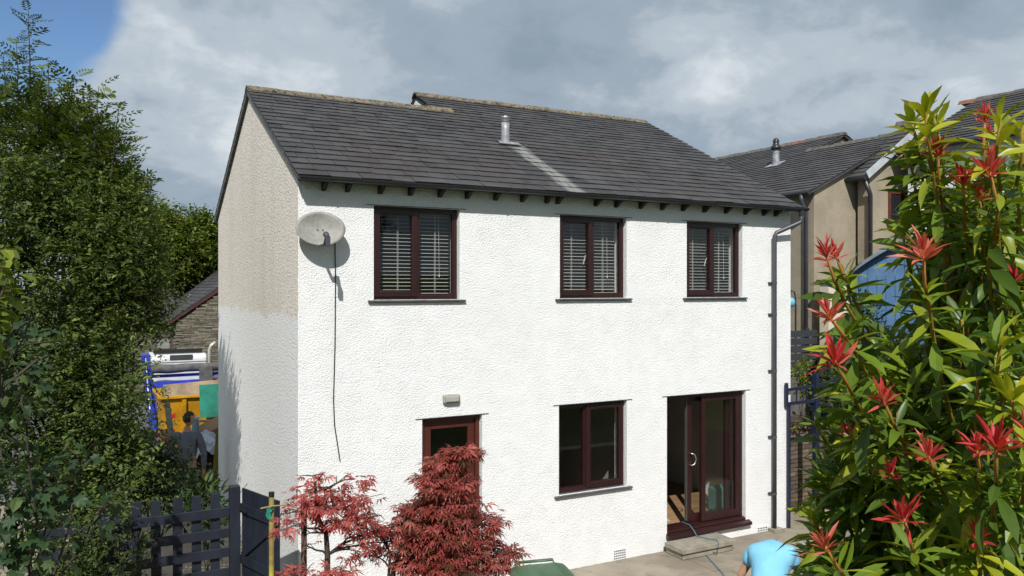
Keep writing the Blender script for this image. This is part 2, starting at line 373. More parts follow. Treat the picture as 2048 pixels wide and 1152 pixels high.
# ================================================================== THE SETTING
HW, HD = 7.935, 6.108                     # the white house: width, depth
EY, EZ, TAN = -.19, 5.162, .518          # eaves edge and roof pitch
TH = math.atan(TAN); CT, ST = math.cos(TH), math.sin(TH)
R1Y, R2Y, XS, GV = 3.03, 3.84, 2.95, .043     # the two ridges, the step between them, verge overhang
def roof_hit(px, py):
    r = ray(px, py); t = (EZ + TAN * (CAM[1] - EY) - CAM[2]) / (r[2] - TAN * r[1]); return CAM + r * t
fl = roof_hit(1016, 290); FLUE_X, FLUE_Y = float(fl[0]), float(fl[1])
MT["white"] = white_render(); MT['gable'] = gable_render(); MT['slate'] = slate_mat('roof_slate'); MT['slate2'] = slate_mat('far_slate', (.052, .051, .054), False)
MT['maroon'] = mat('maroon_frame', (.026, .0075, .0075), .38, .12, 3, .05, 90, spec=.5)
MT['brownframe'] = mat('red_brown_door', (.075, .018, .012), .4, .15, 3, .05, 90, spec=.5)
MT['sill'] = mat('slate_sill', (.085, .085, .085), .7, .25, 6, .3, 50)
MT['gutter'] = mat('black_plastic', (.022, .023, .026), .35, .2, 3, spec=.5)
MT['pipe'] = mat('grey_plastic', (.060, .063, .072), .4, .15, 3, spec=.5)
MT['timberdark'] = mat('dark_rafter', (.030, .023, .020), .8, .3, 8, .3, 40, stretch=(1, 4, 4))
MT['ridge'] = None
MT['glass'] = glass_mat()
MT['blind'] = mat('blind_slat', (.70, .68, .62), .5, .05)
MT['concrete'] = None
MT['black'] = mat('matt_black', (.01, .01, .011), .7, .2)
MT['lead'] = mat('lead_grey', (.30, .31, .33), .5, .3, 7, .2, 30, metal=.25)
MT['interior'] = mat('plaster_wall', (.34, .32, .28), .9, .08, 2)
MT['interior_dark'] = mat('dark_panel', (.018, .018, .02), .7, .2)
MT['woodfloor'] = mat('oak_floor', (.31, .19, .10), .5, .25, 2.5, stretch=(1, 6, 1))
MT['steel'] = mat('steel', (.55, .55, .54), .3, .1, metal=.9)
def ridge_mat():
    m, nt, b = nodes('lichened_ridge')
    c = mixc(nt, rmp(nt, tex(nt, 6, 4), .35, .65), (.21, .17, .11), (.13, .11, .075))
    c = mixc(nt, rmp(nt, tex(nt, 17, 6, .7), .50, .60), c, (.022, .019, .013))
    c = mixc(nt, rmp(nt, tex(nt, 40, 2), .68, .74), c, (.40, .36, .27))
    lk(nt, c, b.inputs['Base Color']); b.inputs['Roughness'].default_value = .95; bump(nt, b, tex(nt, 25, 6, .7), .8, .02); return m
MT['ridge'] = ridge_mat()
def concrete_mat():
    m, nt, b = nodes('patio_concrete')
    c = mixc(nt, rmp(nt, tex(nt, .9, 6, .6), .35, .68), (.205, .173, .13), (.32, .28, .215))
    c = mixc(nt, rmp(nt, tex(nt, 3.5, 7, .7), .5, .72, 0, .7), c, (.085, .075, .06))
    c = mixc(nt, rmp(nt, tex(nt, 60, 3, .7), .55, .75, 0, .5), c, (.30, .28, .24))
    lk(nt, c, b.inputs['Base Color']); b.inputs['Roughness'].default_value = .9; bump(nt, b, tex(nt, 70, 5, .7), .4, .008); return m
MT['concrete'] = concrete_mat()
MT['slab'] = mat('paving_slab', (.27, .245, .195), .9, .22, 7, .5, 60, fine=45)
MT['soil'] = mat('soil', (.06, .045, .03), .95, .35, 5, .6, 20)
MT['grass'] = mat('garden_grass', (.045, .07, .018), .95, .35, 3, .6, 30)
MT['asphalt'] = mat('asphalt_yard', (.10, .10, .098), .9, .2, 3, .4, 60)

# ground sheets
def sheet(name, pts, m, kind='structure'):
    mb = MB(); mb.face(pts); return mb.build(name, m, kind=kind)
G0 = -.75
mb = MB(); n = 24
mb.face([(700 * math.cos(2 * math.pi * i / n), 700 * math.sin(2 * math.pi * i / n), G0) for i in range(n)]); mb.build('ground', MT['grass'], kind='structure')
def patio():
    mb = MB(); rg = np.random.default_rng(3)
    xs = [-4.6, -2.6, -1.1, 1.0, 3.2, 5.4, 7.6, 9.3]; ys = [-3.42, -2.2, -1.0, -.002]
    for i in range(len(xs) - 1):
        for j in range(len(ys) - 1):
            dz = rg.uniform(-.004, .004); x0, x1, y0, y1 = xs[i] + .006, xs[i + 1] - .006, ys[j] + .006, ys[j + 1] - .006
            mb.box(x0, x1, y0, y1, G0 - .1, dz)
    return mb.build('patio', MT['concrete'], kind='structure')
patio()
mb = MB(); mb.box(-4.6, 9.3, -3.42, -.004, G0 - .15, -.018); mb.build('patio_base', MT['soil'], kind='structure')
mb = MB(); mb.box(-4.6, -.02, .0, 8.0, G0 - .15, -.012); mb.box(7.96, 9.3, .0, 8.0, G0 - .15, -.012); mb.build('side_path', MT['concrete'], kind='structure')
mb = MB(); mb.prism([(-16, 8.0, G0 - .15), (-16, 8.0, -.03), (-16, 17., -.55), (-16, 24.5, -.60), (-16, 24.5, G0 - .15)], (34, 0, 0)); mb.build('yard', MT['asphalt'], kind='structure')
def bank():     # the raised garden that the camera stands on, held by a low wall
    prof = [(-3.62, .72), (-4.3, .95), (-5.3, 1.5), (-6.6, 2.1), (-7.6, 2.26), (-14, 2.35), (-30, 3.2), (-60, 5)]
    mb = MB(); X = np.linspace(-26, 30, 29); rg = np.random.default_rng(5); idx = {}
    for i, x in enumerate(X):
        for j, (y, z) in enumerate(prof):
            idx[i, j] = len(mb.v); mb.v.append((x, y, z + (rg.uniform(-.05, .03) if 0 < j else 0)))
    for i in range(len(X) - 1):
        for j in range(len(prof) - 1): mb.f.append((idx[i, j], idx[i, j + 1], idx[i + 1, j + 1], idx[i + 1, j])); mb.t.append(.5)
    mb.build('garden_bank', MT['grass'], kind='structure', fix=False)
bank()
mb = MB(); mb.box(-26, 30, -3.70, -3.43, G0 - .1, .78); mb.build('retaining_wall', mat('retaining_stone', (.2, .18, .15), .9, .35, 6, .6, 12), label='low stone retaining wall holding up the garden bank by the patio', cat='wall')
mb = MB(); mb.prism([(9.42, -3.42, G0 - .1), (9.42, -3.42, .9), (9.42, .6, 1.12), (9.42, 16, 1.2), (9.42, 16, G0 - .1)], (40, 0, 0)); mb.build('upper_ground', MT['soil'], kind='structure')

# ================================================================== WHITE HOUSE
house = thing('white_house', (HW / 2, HD / 2, 0), 'white roughcast house with slate roof and maroon window frames', 'house')
def wall_open(mb, x0, x1, z0, z1, ops, y, th):
    xs = sorted({x0, x1} | {o[i] for o in ops for i in (0, 1)}); zs = sorted({z0, z1} | {o[i] for o in ops for i in (2, 3)})
    inside = lambda x, z: any(o[0] < x < o[1] and o[2] < z < o[3] for o in ops)
    for a, b in zip(xs, xs[1:]):
        for c, d in zip(zs, zs[1:]):
            if inside((a + b) / 2, (c + d) / 2): continue
            mb.face([(a, y, c), (b, y, c), (b, y, d), (a, y, d)]); mb.face([(a, y + th, c), (a, y + th, d), (b, y + th, d), (b, y + th, c)])
    for a, b, c, d in ops:
        mb.face([(a, y, c), (a, y, d), (a, y + th, d), (a, y + th, c)]); mb.face([(b, y, c), (b, y + th, c), (b, y + th, d), (b, y, d)])
        mb.face([(a, y, d), (b, y, d), (b, y + th, d), (a, y + th, d)]); mb.face([(a, y, c), (a, y + th, c), (b, y + th, c), (b, y, c)])
    mb.face([(x0, y, z0), (x0, y, z1), (x0, y + th, z1), (x0, y + th, z0)]); mb.face([(x1, y, z0), (x1, y + th, z0), (x1, y + th, z1), (x1, y, z1)])
    mb.face([(x0, y, z1), (x1, y, z1), (x1, y + th, z1), (x0, y + th, z1)])
ZH, ZS, ZH2 = 4.876, 3.728, 2.268
WIN = dict(a=(.906, 2.045), b=(3.547, 4.668), c=(5.772, 6.888))
DOOR = (1.533, 2.365, .12, 2.235); WIN4 = (3.532, 4.672, 1.035, ZH2); PAT = (5.398, 6.957, .20, ZH2)
ops = [(WIN[k][0], WIN[k][1], ZS, ZH) for k in 'abc'] + [DOOR, WIN4, PAT]
mb = MB(); wall_open(mb, 0, HW, -.5, 5.13, ops, 0, .30); mb.build('front_wall', MT['white'], house, fix=False)
def zroof(y, ridge): return EZ + TAN * (min(y, 2 * ridge - y) - EY)
def gable_poly(x, ridge, y0, depth, dz): return [(x, y0, -.5), (x, depth, -.5), (x, depth, zroof(depth, ridge) - dz), (x, ridge, zroof(ridge, ridge) - dz), (x, y0, zroof(y0, ridge) - dz)]
mb = MB(); mb.prism(gable_poly(-.004, R1Y, .005, HD, .075), (.28, 0, 0)); mb.build('gable_wall', MT['gable'], house, label='left gable wall, painted white only up to first floor level')
D2 = 2 * R2Y
mb = MB(); mb.prism(gable_poly(HW - .28, R2Y, .305, D2, .075), (.279, 0, 0)); mb.build('end_wall', MT['white'], house)
mb = MB(); mb.prism(gable_poly(XS + .008, R2Y, .31, D2, .06), (.2, 0, 0)); mb.build('stepped_gable', MT['white'], house)
mb = MB(); mb.box(.28, XS + .007, HD - .28, HD - .002, -.5, 5.1); mb.box(XS + .21, HW - .281, D2 - .28, D2 - .002, -.5, 5.1); mb.build('rear_wall', MT['white'], house)
# inside: floors, ceiling, partitions
mb = MB(); mb.box(.28, HW - .281, .301, HD - .3, .02, .195); mb.build('ground_floor', MT['woodfloor'], house)
mb = MB(); mb.box(.28, HW - .281, .301, HD - .3, 2.42, 2.62); mb.build('upper_floor', MT['interior'], house)
mb = MB(); mb.box(.28, HW - .281, .301, HD - .3, 5.02, 5.07); mb.build('ceiling', MT['interior'], house)
mb = MB()
for x in (2.9, 5.12): mb.box(x, x + .1, .302, HD - .3, .195, 2.42); mb.box(x, x + .1, .302, HD - .3, 2.62, 5.02)
for y in (3.6,): mb.box(.281, HW - .282, y, y + .1, .196, 2.419); mb.box(.281, HW - .282, y, y + .1, 2.621, 5.019)
mb.build('partition', MT['interior'], house)

# --- roof: decks, slates, ridge tiles
roof = MB()
LS1 = (R1Y - EY) / CT; LS2 = (R2Y - EY) / CT
def on_roof(x, s, h=0.): return Vector((x, EY + s * CT - h * ST, EZ + s * ST + h * CT))
def deck(mb, x0, x1, ridge, top=-.02, th=.055):
    L = (ridge - EY) / CT
    p = [on_roof(x0, .0, top), on_roof(x0, L, top), on_roof(x0, L, top - th), on_roof(x0, .0, top - th)]; mb.prism(p, (x1 - x0, 0, 0))
    q = [Vector((v.x, 2 * ridge - v.y, v.z)) for v in p]; q[1].y -= .001; mb.prism(q, (x1 - x0, 0, 0))
deck(roof, -GV, XS, R1Y); deck(roof, XS + .001, HW + GV, R2Y)
roof = roof.build('roof', mat('roof_underlay', (.03, .03, .032), .8, .2), house)
def slate_rows():
    rg = random.Random(11); out = []
    s = -.035; k = 0
    while s < LS2 - .05:
        e = .202 - .055 * min(1, s / LS2)                        # courses diminish towards the ridge
        xa = -GV - .012 if s + e * .6 < LS1 else XS - .012
        x = xa + rg.uniform(-.01, .0); first = True; xe = HW + GV + .012
        while x < xe - .03:
            w = rg.uniform(.20, .46) * (1.08 - .25 * s / LS2)
            if first and k % 2: w *= .6
            if xe - (x + w) < .12: w = xe - x + rg.uniform(-.02, .015)
            first = False
            out.append((x, min(x + w, xe + .02), s + rg.uniform(-.011, .011), e, min(1, max(0, rg.gauss(.5, .3))))); x += w
        s += e; k += 1
    return out
def add_slate(mb, x0, x1, s, e, t, rg):
    g = .004; th = .008; lift = .013 + rg.uniform(0, .005); tail = .03
    x0 += g; x1 -= g; top = s + e * 1.35
    if s < LS1 and top > LS1 - .02 and x0 < XS: top = LS1 - .02
    top = min(top, LS2 - .01); b = [s + rg.uniform(-.004, .004) for _ in range(2)]; j = rg.uniform(-.003, .003)
    lo = [on_roof(x0, b[0], lift + j), on_roof(x1, b[1], lift - j), on_roof(x1, top, -.002), on_roof(x0, top, -.002)]
    up = on_roof(0, 0, th) - on_roof(0, 0, 0)
    vs = lo + [v + up for v in lo]
    mb.raw(vs, [(4, 5, 6, 7), (0, 1, 5, 4), (1, 2, 6, 5), (3, 0, 4, 7), (0, 3, 2, 1)], t)
rows = slate_rows(); rg = random.Random(4)
def slate_px(r):
    a = project([on_roof(r[0], r[2]), on_roof(r[1], r[2]), on_roof(r[0], r[2] + r[3])]); return abs(a[1, 0] - a[0, 0]) * abs(a[2, 1] - a[0, 1])
order = sorted(range(len(rows)), key=lambda i: -slate_px(rows[i])); big = set(order[:300]); rest = MB()
for i, r in enumerate(rows):
    if i in big:
        m1 = MB(); add_slate(m1, *r, rg); m1.build('slate', MT['slate'], roof, fix=False)
    else: add_slate(rest, *r, rg)
rest.build('slates', MT['slate'], roof, fix=False, kind='stuff')
rear = MB()
for ridge, xa, xb in ((R1Y, -GV - .01, XS), (R2Y, XS + .002, HW + GV + .01)):
    L = (ridge - EY) / CT; k = int(L / .19)
    for i in range(k + 1):
        s0, s1 = -.03 + i * .19, min(-.03 + (i + 1) * .19 + .05, L - .01)
        if s1 - s0 < .03: continue
        x = xa
        while x < xb:
            x2 = min(x + rg.uniform(.22, .5), xb)
            P = [on_roof(x + .002, s0, .024), on_roof(x2 - .002, s0, .024), on_roof(x2 - .002, s1, .004), on_roof(x + .002, s1, .004)]
            P = [Vector((v.x, 2 * ridge - v.y, v.z)) for v in P]; up = Vector((0, ST * .010, CT * .010))
            V8 = P + [v + up for v in P]; rear.raw(V8, [(4, 5, 6, 7), (0, 1, 5, 4), (1, 2, 6, 5), (3, 0, 4, 7)], rg.random()); x = x2
rear.build('rear_slates', MT['slate'], roof, kind='stuff')
def ridge_run(x0, x1, ry, tl=.46):
    n = max(1, round((x1 - x0) / tl)); l = (x1 - x0) / n; zt = zroof(ry, ry)
    for i in range(n):
        a, b = x0 + i * l + .004, x0 + (i + 1) * l - .004; w = .12; mb = MB(); dz = rg.uniform(-.006, .008); dy = rg.uniform(-.006, .006)
        prof = []
        for t in range(9):
            u = -1 + 2 * t / 8; prof.append((ry + dy + u * w, zt + dz + .052 - abs(u) ** 1.5 * (w * TAN + .020)))
        low = [(y, z - .028) for y, z in prof[::-1]]
        mb.prism([(a, y, z) for y, z in prof + low], (b - a, 0, 0)); mb.build('ridge_tile', MT['ridge'], roof)
ridge_run(-GV - .015, 3.27, R1Y); ridge_run(XS - .03, HW + GV - .03, R2Y)
# cement line under the verge slates
mb = MB()
mb.prism([on_roof(-GV - .004, -.01, -.004), on_roof(-GV - .004, LS1, -.004), on_roof(-GV - .004, LS1, -.075), on_roof(-GV - .004, -.01, -.075)], (.04, 0, 0))
v = [on_roof(-GV - .004, -.01, .02), on_roof(-GV - .004, LS1 - .02, .02), on_roof(-GV - .004, LS1 - .02, -.085), on_roof(-GV - .004, -.01, -.085)]
mb.prism([Vector((p.x, 2 * R1Y - p.y, p.z)) for p in v], (.04, 0, 0))
mb.build('verge', mat('verge_mortar', (.10, .10, .10), .9, .35, 9, .5, 50), roof)
# rafter feet, gutter, downpipe
xr = .62
rx = []
for i, px in enumerate((652, 700, 766, 826, 886, 941, 998, 1052, 1101, 1123, 1200, 1241, 1290, 1333, 1375, 1418, 1461, 1500, 1537, 1561)):
    rx.append(float(on_y(px, 390, -.12)[0]))
for x in rx:
    mb = MB(); mb.prism([(x - .024, .02, EZ + TAN * (.02 - EY) - .085), (x - .024, .02, EZ - .14), (x - .024, -.02, EZ - .15), (x - .024, -.15, EZ - .075), (x - .024, -.15, EZ + TAN * (-.15 - EY) - .085)], (.048, 0, 0)); mb.build('rafter_foot', MT['timberdark'], house)
gut = MB(); gy, gz, gr = EY - .022, EZ - .014, .052; gx0, gx1 = -GV + .0, HW + GV + .10; ar = []
for t in range(9): a = math.pi * t / 8; ar.append((gy - gr * math.cos(a), gz - gr * math.sin(a)))
inn = [(gy - (gr - .006) * math.cos(math.pi * t / 8), gz - (gr - .006) * math.sin(math.pi * t / 8)) for t in range(8, -1, -1)]
gut.prism([(gx0, y, z) for y, z in ar + inn], (gx1 - gx0, 0, 0))
for x in (gx0, gx1 - .004): gut.prism([(x, y, z) for y, z in ar], (.004, 0, 0))
gut = gut.build('gutter', MT['gutter'], house)
for px in (662, 766, 900, 1012, 1132, 1190, 1258, 1340, 1430, 1512, 1575):
    x = float(on_y(px, 390, gy)[0]); mb = MB()
    o2 = [(gy - (gr + .006) * math.cos(math.pi * t / 8), gz - (gr + .006) * math.sin(math.pi * t / 8)) for t in range(9)]
    i2 = [(gy - (gr + .001) * math.cos(math.pi * t / 8), gz - (gr + .001) * math.sin(math.pi * t / 8)) for t in range(8, -1, -1)]
    w = .05 if px == 1190 else .022
    mb.prism([(x - w / 2, y, z) for y, z in o2 + i2], (w, 0, 0)); mb.box(x - w / 2, x + w / 2, gy + gr, gy + gr + .03, gz - .03, gz + .03); mb.build('gutter_bracket', MT['gutter'], gut)
pd = MB(); dpx = float(on_y(1549, 600, -.07)[0]); ox = HW + .01
pts = [(ox, gy, gz - .05), (ox, gy, gz - .19), (ox - .02, gy + .01, gz - .23), (dpx + .03, -.085, gz - .40), (dpx, -.072, gz - .45), (dpx, -.072, .02)]
pd.tube(pts, .034, 12); dp = pd.build('downpipe', MT['pipe'], house, smooth=True)
mb = MB(); mb.tube([(ox, gy, gz - .02), (ox, gy, gz - .13)], [.042, .042], 12); mb.build('outlet', MT['gutter'], dp)
for z in (3.95, 3.45, 2.55, 1.5, .6):
    mb = MB(); mb.tube([(dpx, -.072, z - .02), (dpx, -.072, z + .02)], .0375, 12); mb.box(dpx - .075, dpx + .03, -.035, -.001, z - .014, z + .014); mb.build('pipe_clip', MT['pipe'], dp)
mb = MB(); mb.box(dpx - .09, dpx + .12, -.17, -.01, .004, .05); mb.build('drain_surround', MT['slab'], house)
# flue
fz = EZ + TAN * (FLUE_Y - EY); fc = (FLUE_X - .03, FLUE_Y + .03, fz); fr = .062
fb = MB(); fb.lathe(fc, [(fr * 1.15, -.1), (fr * 1.08, .06), (fr * 1.02, .24), (fr, .245), (fr, .345), (0, .346)], 20)
flue = fb.build('flue', MT['lead'], house, smooth=True)
mb = MB()
for k in range(3): mb.lathe(fc, [(0, .358 + .024 * k), (fr * 1.05, .358 + .024 * k), (fr * 1.05, .368 + .024 * k), (0, .368 + .024 * k)], 20)
mb.lathe(fc, [(fr * .5, .34), (fr * .5, .43)], 12); mb.lathe(fc, [(0, .425), (fr * 1.12, .425), (fr * 1.05, .44), (0, .452)], 20); mb.build('flue_cap', mat('flue_metal', (.42, .40, .39), .45, .15, 5, metal=.5), flue)
mb = MB(); sF = (FLUE_Y - EY) / CT
mb.prism([on_roof(FLUE_X - .19, sF - .09, .040), on_roof(FLUE_X + .17, sF - .11, .040), on_roof(FLUE_X + .19, sF + .05, .026), on_roof(FLUE_X - .15, sF + .06, .026)], on_roof(0, 0, .012) - on_roof(0, 0, 0)); mb.build('flashing', MT['lead'], flue)

# --- windows
def ring(mb, x0, x1, z0, z1, w, y0, y1, wb=None):
    wb = wb or w
    mb.box(x0, x0 + w, y0, y1, z0, z1); mb.box(x1 - w, x1, y0, y1, z0, z1)
    mb.box(x0 + w, x1 - w, y0, y1, z1 - w, z1); mb.box(x0 + w, x1 - w, y0, y1, z0, z0 + wb)
def pane(x0, x1, z0, z1, y, par):
    mb = MB(); mb.box(x0, x1, y, y + .006, z0, z1); return mb.build('pane', MT['glass'], par)
def drip(par, x0, x1, z):
    mb = MB(); mb.box(x0 - .09, x1 + .09, -.010, .03, z + .001, z + .008); mb.build('drip_strip', MT['sill'], par)
def sill(par, x0, x1, z):
    mb = MB(); mb.prism([(x0 - .075, -.042, z - .026), (x0 - .075, .0, z - .028), (x0 - .075, .0, z - .004), (x0 - .075, -.045, z - .010)], (x1 - x0 + .15, 0, 0))
    mb.prism([(x0 + .002, -.001, z - .034), (x0 + .002, .09, z - .034), (x0 + .002, .09, z + .008), (x0 + .002, -.001, z - .005)], (x1 - x0 - .004, 0, 0)); mb.build('sill', MT['sill'], par)
def window(x0, x1, z0, z1, sash='left', label=None, vent=True):
    y = .075; fw = .045; g = .002
    f = MB(); xm = x0 + (x1 - x0) * (.50 if sash == 'left' else .44)
    ring(f, x0 + g, x1 - g, z0 + .008, z1 - g, fw, y, y + .07); f.box(xm - .03, xm + .03, y, y + .07, z0 + .008 + fw, z1 - g - fw)
    w = f.build('window', MT['maroon'], house, bevel=.006, label=label)
    if sash == 'left': sx0, sx1, px0, px1 = x0 + fw - .018, xm + .018, xm + .03, x1 - fw
    else: sx0, sx1, px0, px1 = xm - .018, x1 - fw + .018, x0 + fw, xm - .03
    zb, zt = z0 + .008 + fw, z1 - fw
    s = MB(); ring(s, sx0, sx1, zb - .014, zt + .012, .072, y - .022, y + .045); s.build('sash', MT['maroon'], w, bevel=.008)
    pane(sx0 + .068, sx1 - .068, zb + .054, zt - .056, y + .02, w)
    b = MB(); ring(b, px0, px1, zb, zt, .022, y + .006, y + .06); b.build('glazing_bead', MT['maroon'], w)
    pane(px0 + .018, px1 - .018, zb + .018, zt - .018, y + .035, w)
    if vent:
        v = MB(); mx = (sx0 + sx1) / 2; v.box(mx - .15, mx + .15, y - .034, y - .022, zt - .045, zt - .022); v.build('trickle_vent', MT['maroon'], w, bevel=.003)
    sill(w, x0, x1, z0); drip(w, x0, x1, z1)
    return w, xm
def blind(x0, x1, z0, z1, label, cords, rg):
    t = thing('venetian_blind', ((x0 + x1) / 2, .24, z1), label, 'blind', 'venetian blinds behind the upstairs windows')
    zt = z1 - .02; n = int((zt - .06 - z0) / .0465)
    mb = MB(); mb.box(x0 + .02, x1 - .02, .21, .26, zt - .04, zt); mb.build('head_rail', MT['blind'], t)
    for i in range(n):
        z = zt - .075 - i * .0465; a = R_(9 + rg.uniform(-3, 3)); c = Vector(((x0 + x1) / 2, .235, z)); tl = rg.uniform(-.0025, .0025)
        mb = MB(); mb.obox(c, ((1, 0, tl), (0, math.cos(a), math.sin(a)), (0, -math.sin(a), math.cos(a))), ((x1 - x0) / 2 - .025, .0125, .0016)); mb.build('slat', MT['blind'], t)
    for k in cords:
        for dx in (-.007, .007):
            mb = MB(); mb.tube([(x0 + (x1 - x0) * k + dx, .222, zt - .03), (x0 + (x1 - x0) * k + dx + rg.uniform(-.004, .004), .222, z0 + .03)], .0019, 5); mb.build('cord', MT['blind'], t)
    mb = MB(); xc = x0 + (x1 - x0) * .84; mb.tube([(xc, .214, zt - .03), (xc + .012, .214, z0 + .32)], .0022, 5); mb.lathe((xc + .012, .214, z0 + .27), [(.002, .05), (.009, .01), (.002, 0)], 8); mb.build('pull_cord', MT['blind'], t)
rgw = random.Random(9)
for k, lab, bl, cd_ in (('a', 'widest-set window beside the satellite dish', 'white slatted blind in the upstairs window next to the satellite dish', (.33, .56, .80)),
                        ('b', 'upstairs window above the kitchen window', 'white slatted blind in the middle upstairs window above the lower window', (.28, .54, .78)),
                        ('c', 'upstairs window near the downpipe', 'white slatted blind in the upstairs window nearest the downpipe', (.26, .52, .76))):
    x0, x1 = WIN[k]; w, xm = window(x0, x1, ZS, ZH, 'left'); blind(x0 + .03, x1 - .03, ZS + .01, ZH, bl, cd_, rgw)
    if k != 'a':
        h = MB(); zc = (ZS + ZH) / 2 - .02; h.tube([(xm - .055, .13, zc + .05), (xm - .06, .15, zc), (xm - .075, .16, zc - .075)], [.008, .009, .006], 6); h.build('handle', MT['blind'], w)
window(*WIN4, sash='right')
# patio door
px0, px1, pz0, pz1 = PAT; f = MB(); yd = .07
f.box(px0 + .002, px0 + .05, yd, yd + .16, pz0 + .09, pz1 - .002); f.box(px1 - .05, px1 - .002, yd, yd + .16, pz0 + .09, pz1 - .002); f.box(px0 + .05, px1 - .05, yd, yd + .16, pz1 - .05, pz1 - .002)
f.prism([(px0 + .002, -.005, pz0 + .045), (px0 + .002, -.005, pz0 + .075), (px0 + .002, .06, pz0 + .09), (px0 + .002, .23, pz0 + .10), (px0 + .002, .23, pz0 + .045)], (px1 - px0 - .004, 0, 0))
pdoor = f.build('patio_door', MT['maroon'], house, bevel=.005, label='open maroon sliding patio door')
mb = MB(); mb.prism([(px0 - .02, -.075, pz0 - .03), (px0 - .02, -.075, pz0 + .015), (px0 - .02, -.004, pz0 + .043), (px0 - .02, -.004, pz0 - .03)], (px1 - px0 + .09, 0, 0)); mb.build('threshold', MT['maroon'], pdoor, bevel=.004)
xf = 6.13
mb = MB(); ring(mb, xf, px1 - .051, pz0 + .10, pz1 - .052, .082, yd + .005, yd + .065, .11); mb.build('fixed_leaf', MT['maroon'], pdoor, bevel=.007)
pane(xf + .08, px1 - .133, pz0 + .205, pz1 - .135, yd + .03, pdoor)
xsld = 5.915
mb = MB(); ring(mb, xsld, xsld + .86, pz0 + .10, pz1 - .052, .085, yd + .085, yd + .145, .11); mb.build('sliding_leaf', MT['maroon'], pdoor, bevel=.007)
pane(xsld + .083, xsld + .777, pz0 + .205, pz1 - .135, yd + .11, pdoor)
mb = MB(); hz = 1.26; hx = xsld + .045; hp = [(hx, yd + .085, hz + .09), (hx + .01, yd + .045, hz + .09), (hx + .055, yd + .035, hz + .075), (hx + .085, yd + .03, hz), (hx + .055, yd + .035, hz - .075), (hx + .01, yd + .045, hz - .09), (hx, yd + .085, hz - .09)]
mb.tube(hp, .011, 8); mb.build('handle', MT['steel'], pdoor, smooth=True)
mb = MB(); mb.box(xsld - .006, xsld - .001, yd + .09, yd + .14, pz0 + .12, pz1 - .06); mb.build('brush_seal', MT['steel'], pdoor)
drip(pdoor, px0, px1, pz1)
# back door
dx0, dx1, dz0, dz1 = DOOR; f = MB(); f.box(dx0 + .002, dx0 + .06, .075, .17, dz0, dz1 - .002); f.box(dx1 - .06, dx1 - .002, .075, .17, dz0, dz1 - .002); f.box(dx0 + .06, dx1 - .06, .075, .17, dz1 - .06, dz1 - .002); f.box(dx0 + .002, dx1 - .002, .0, .17, dz0 - .03, dz0 - .001)
bd = f.build('back_door', MT['brownframe'], house, bevel=.005, label='red-brown back door with glazed upper half')
mb = MB(); ring(mb, dx0 + .062, dx1 - .062, dz0 + .005, dz1 - .062, .095, .10, .145, .18); mb.box(dx0 + .157, dx1 - .157, .102, .143, dz0 + .9, dz0 + 1.04); mb.box(dx0 + .157, dx1 - .157, .115, .135, dz0 + .18, dz0 + .9); mb.build('door_leaf', MT['brownframe'], bd, bevel=.006)
pane(dx0 + .155, dx1 - .155, dz0 + 1.04, dz1 - .155, .12, bd)
mb = MB(); mb.tube([(dx1 - .11, .10, 1.12), (dx1 - .11, .06, 1.12), (dx1 - .22, .055, 1.12)], .01, 8); mb.build('handle', MT['steel'], bd)
drip(bd, dx0, dx1, dz1)
# air bricks
for px, py in ((1239, 1108), (1524, 1062)):
    c = on_y(px, py, 0); ab = MB(); x, z = float(c[0]), float(c[2]); ab.box(x - .115, x + .115, -.012, -.001, z - .075, z + .075)
    ab = ab.build('air_brick', MT['white'], house); mb = MB()
    for i in range(6):
        for j in range(4): mb.box(x - .1 + i * .035, x - .1 + i * .035 + .02, -.0145, -.0125, z - .06 + j * .034, z - .06 + j * .034 + .018)
    mb.build('vent_holes', MT['black'], ab)

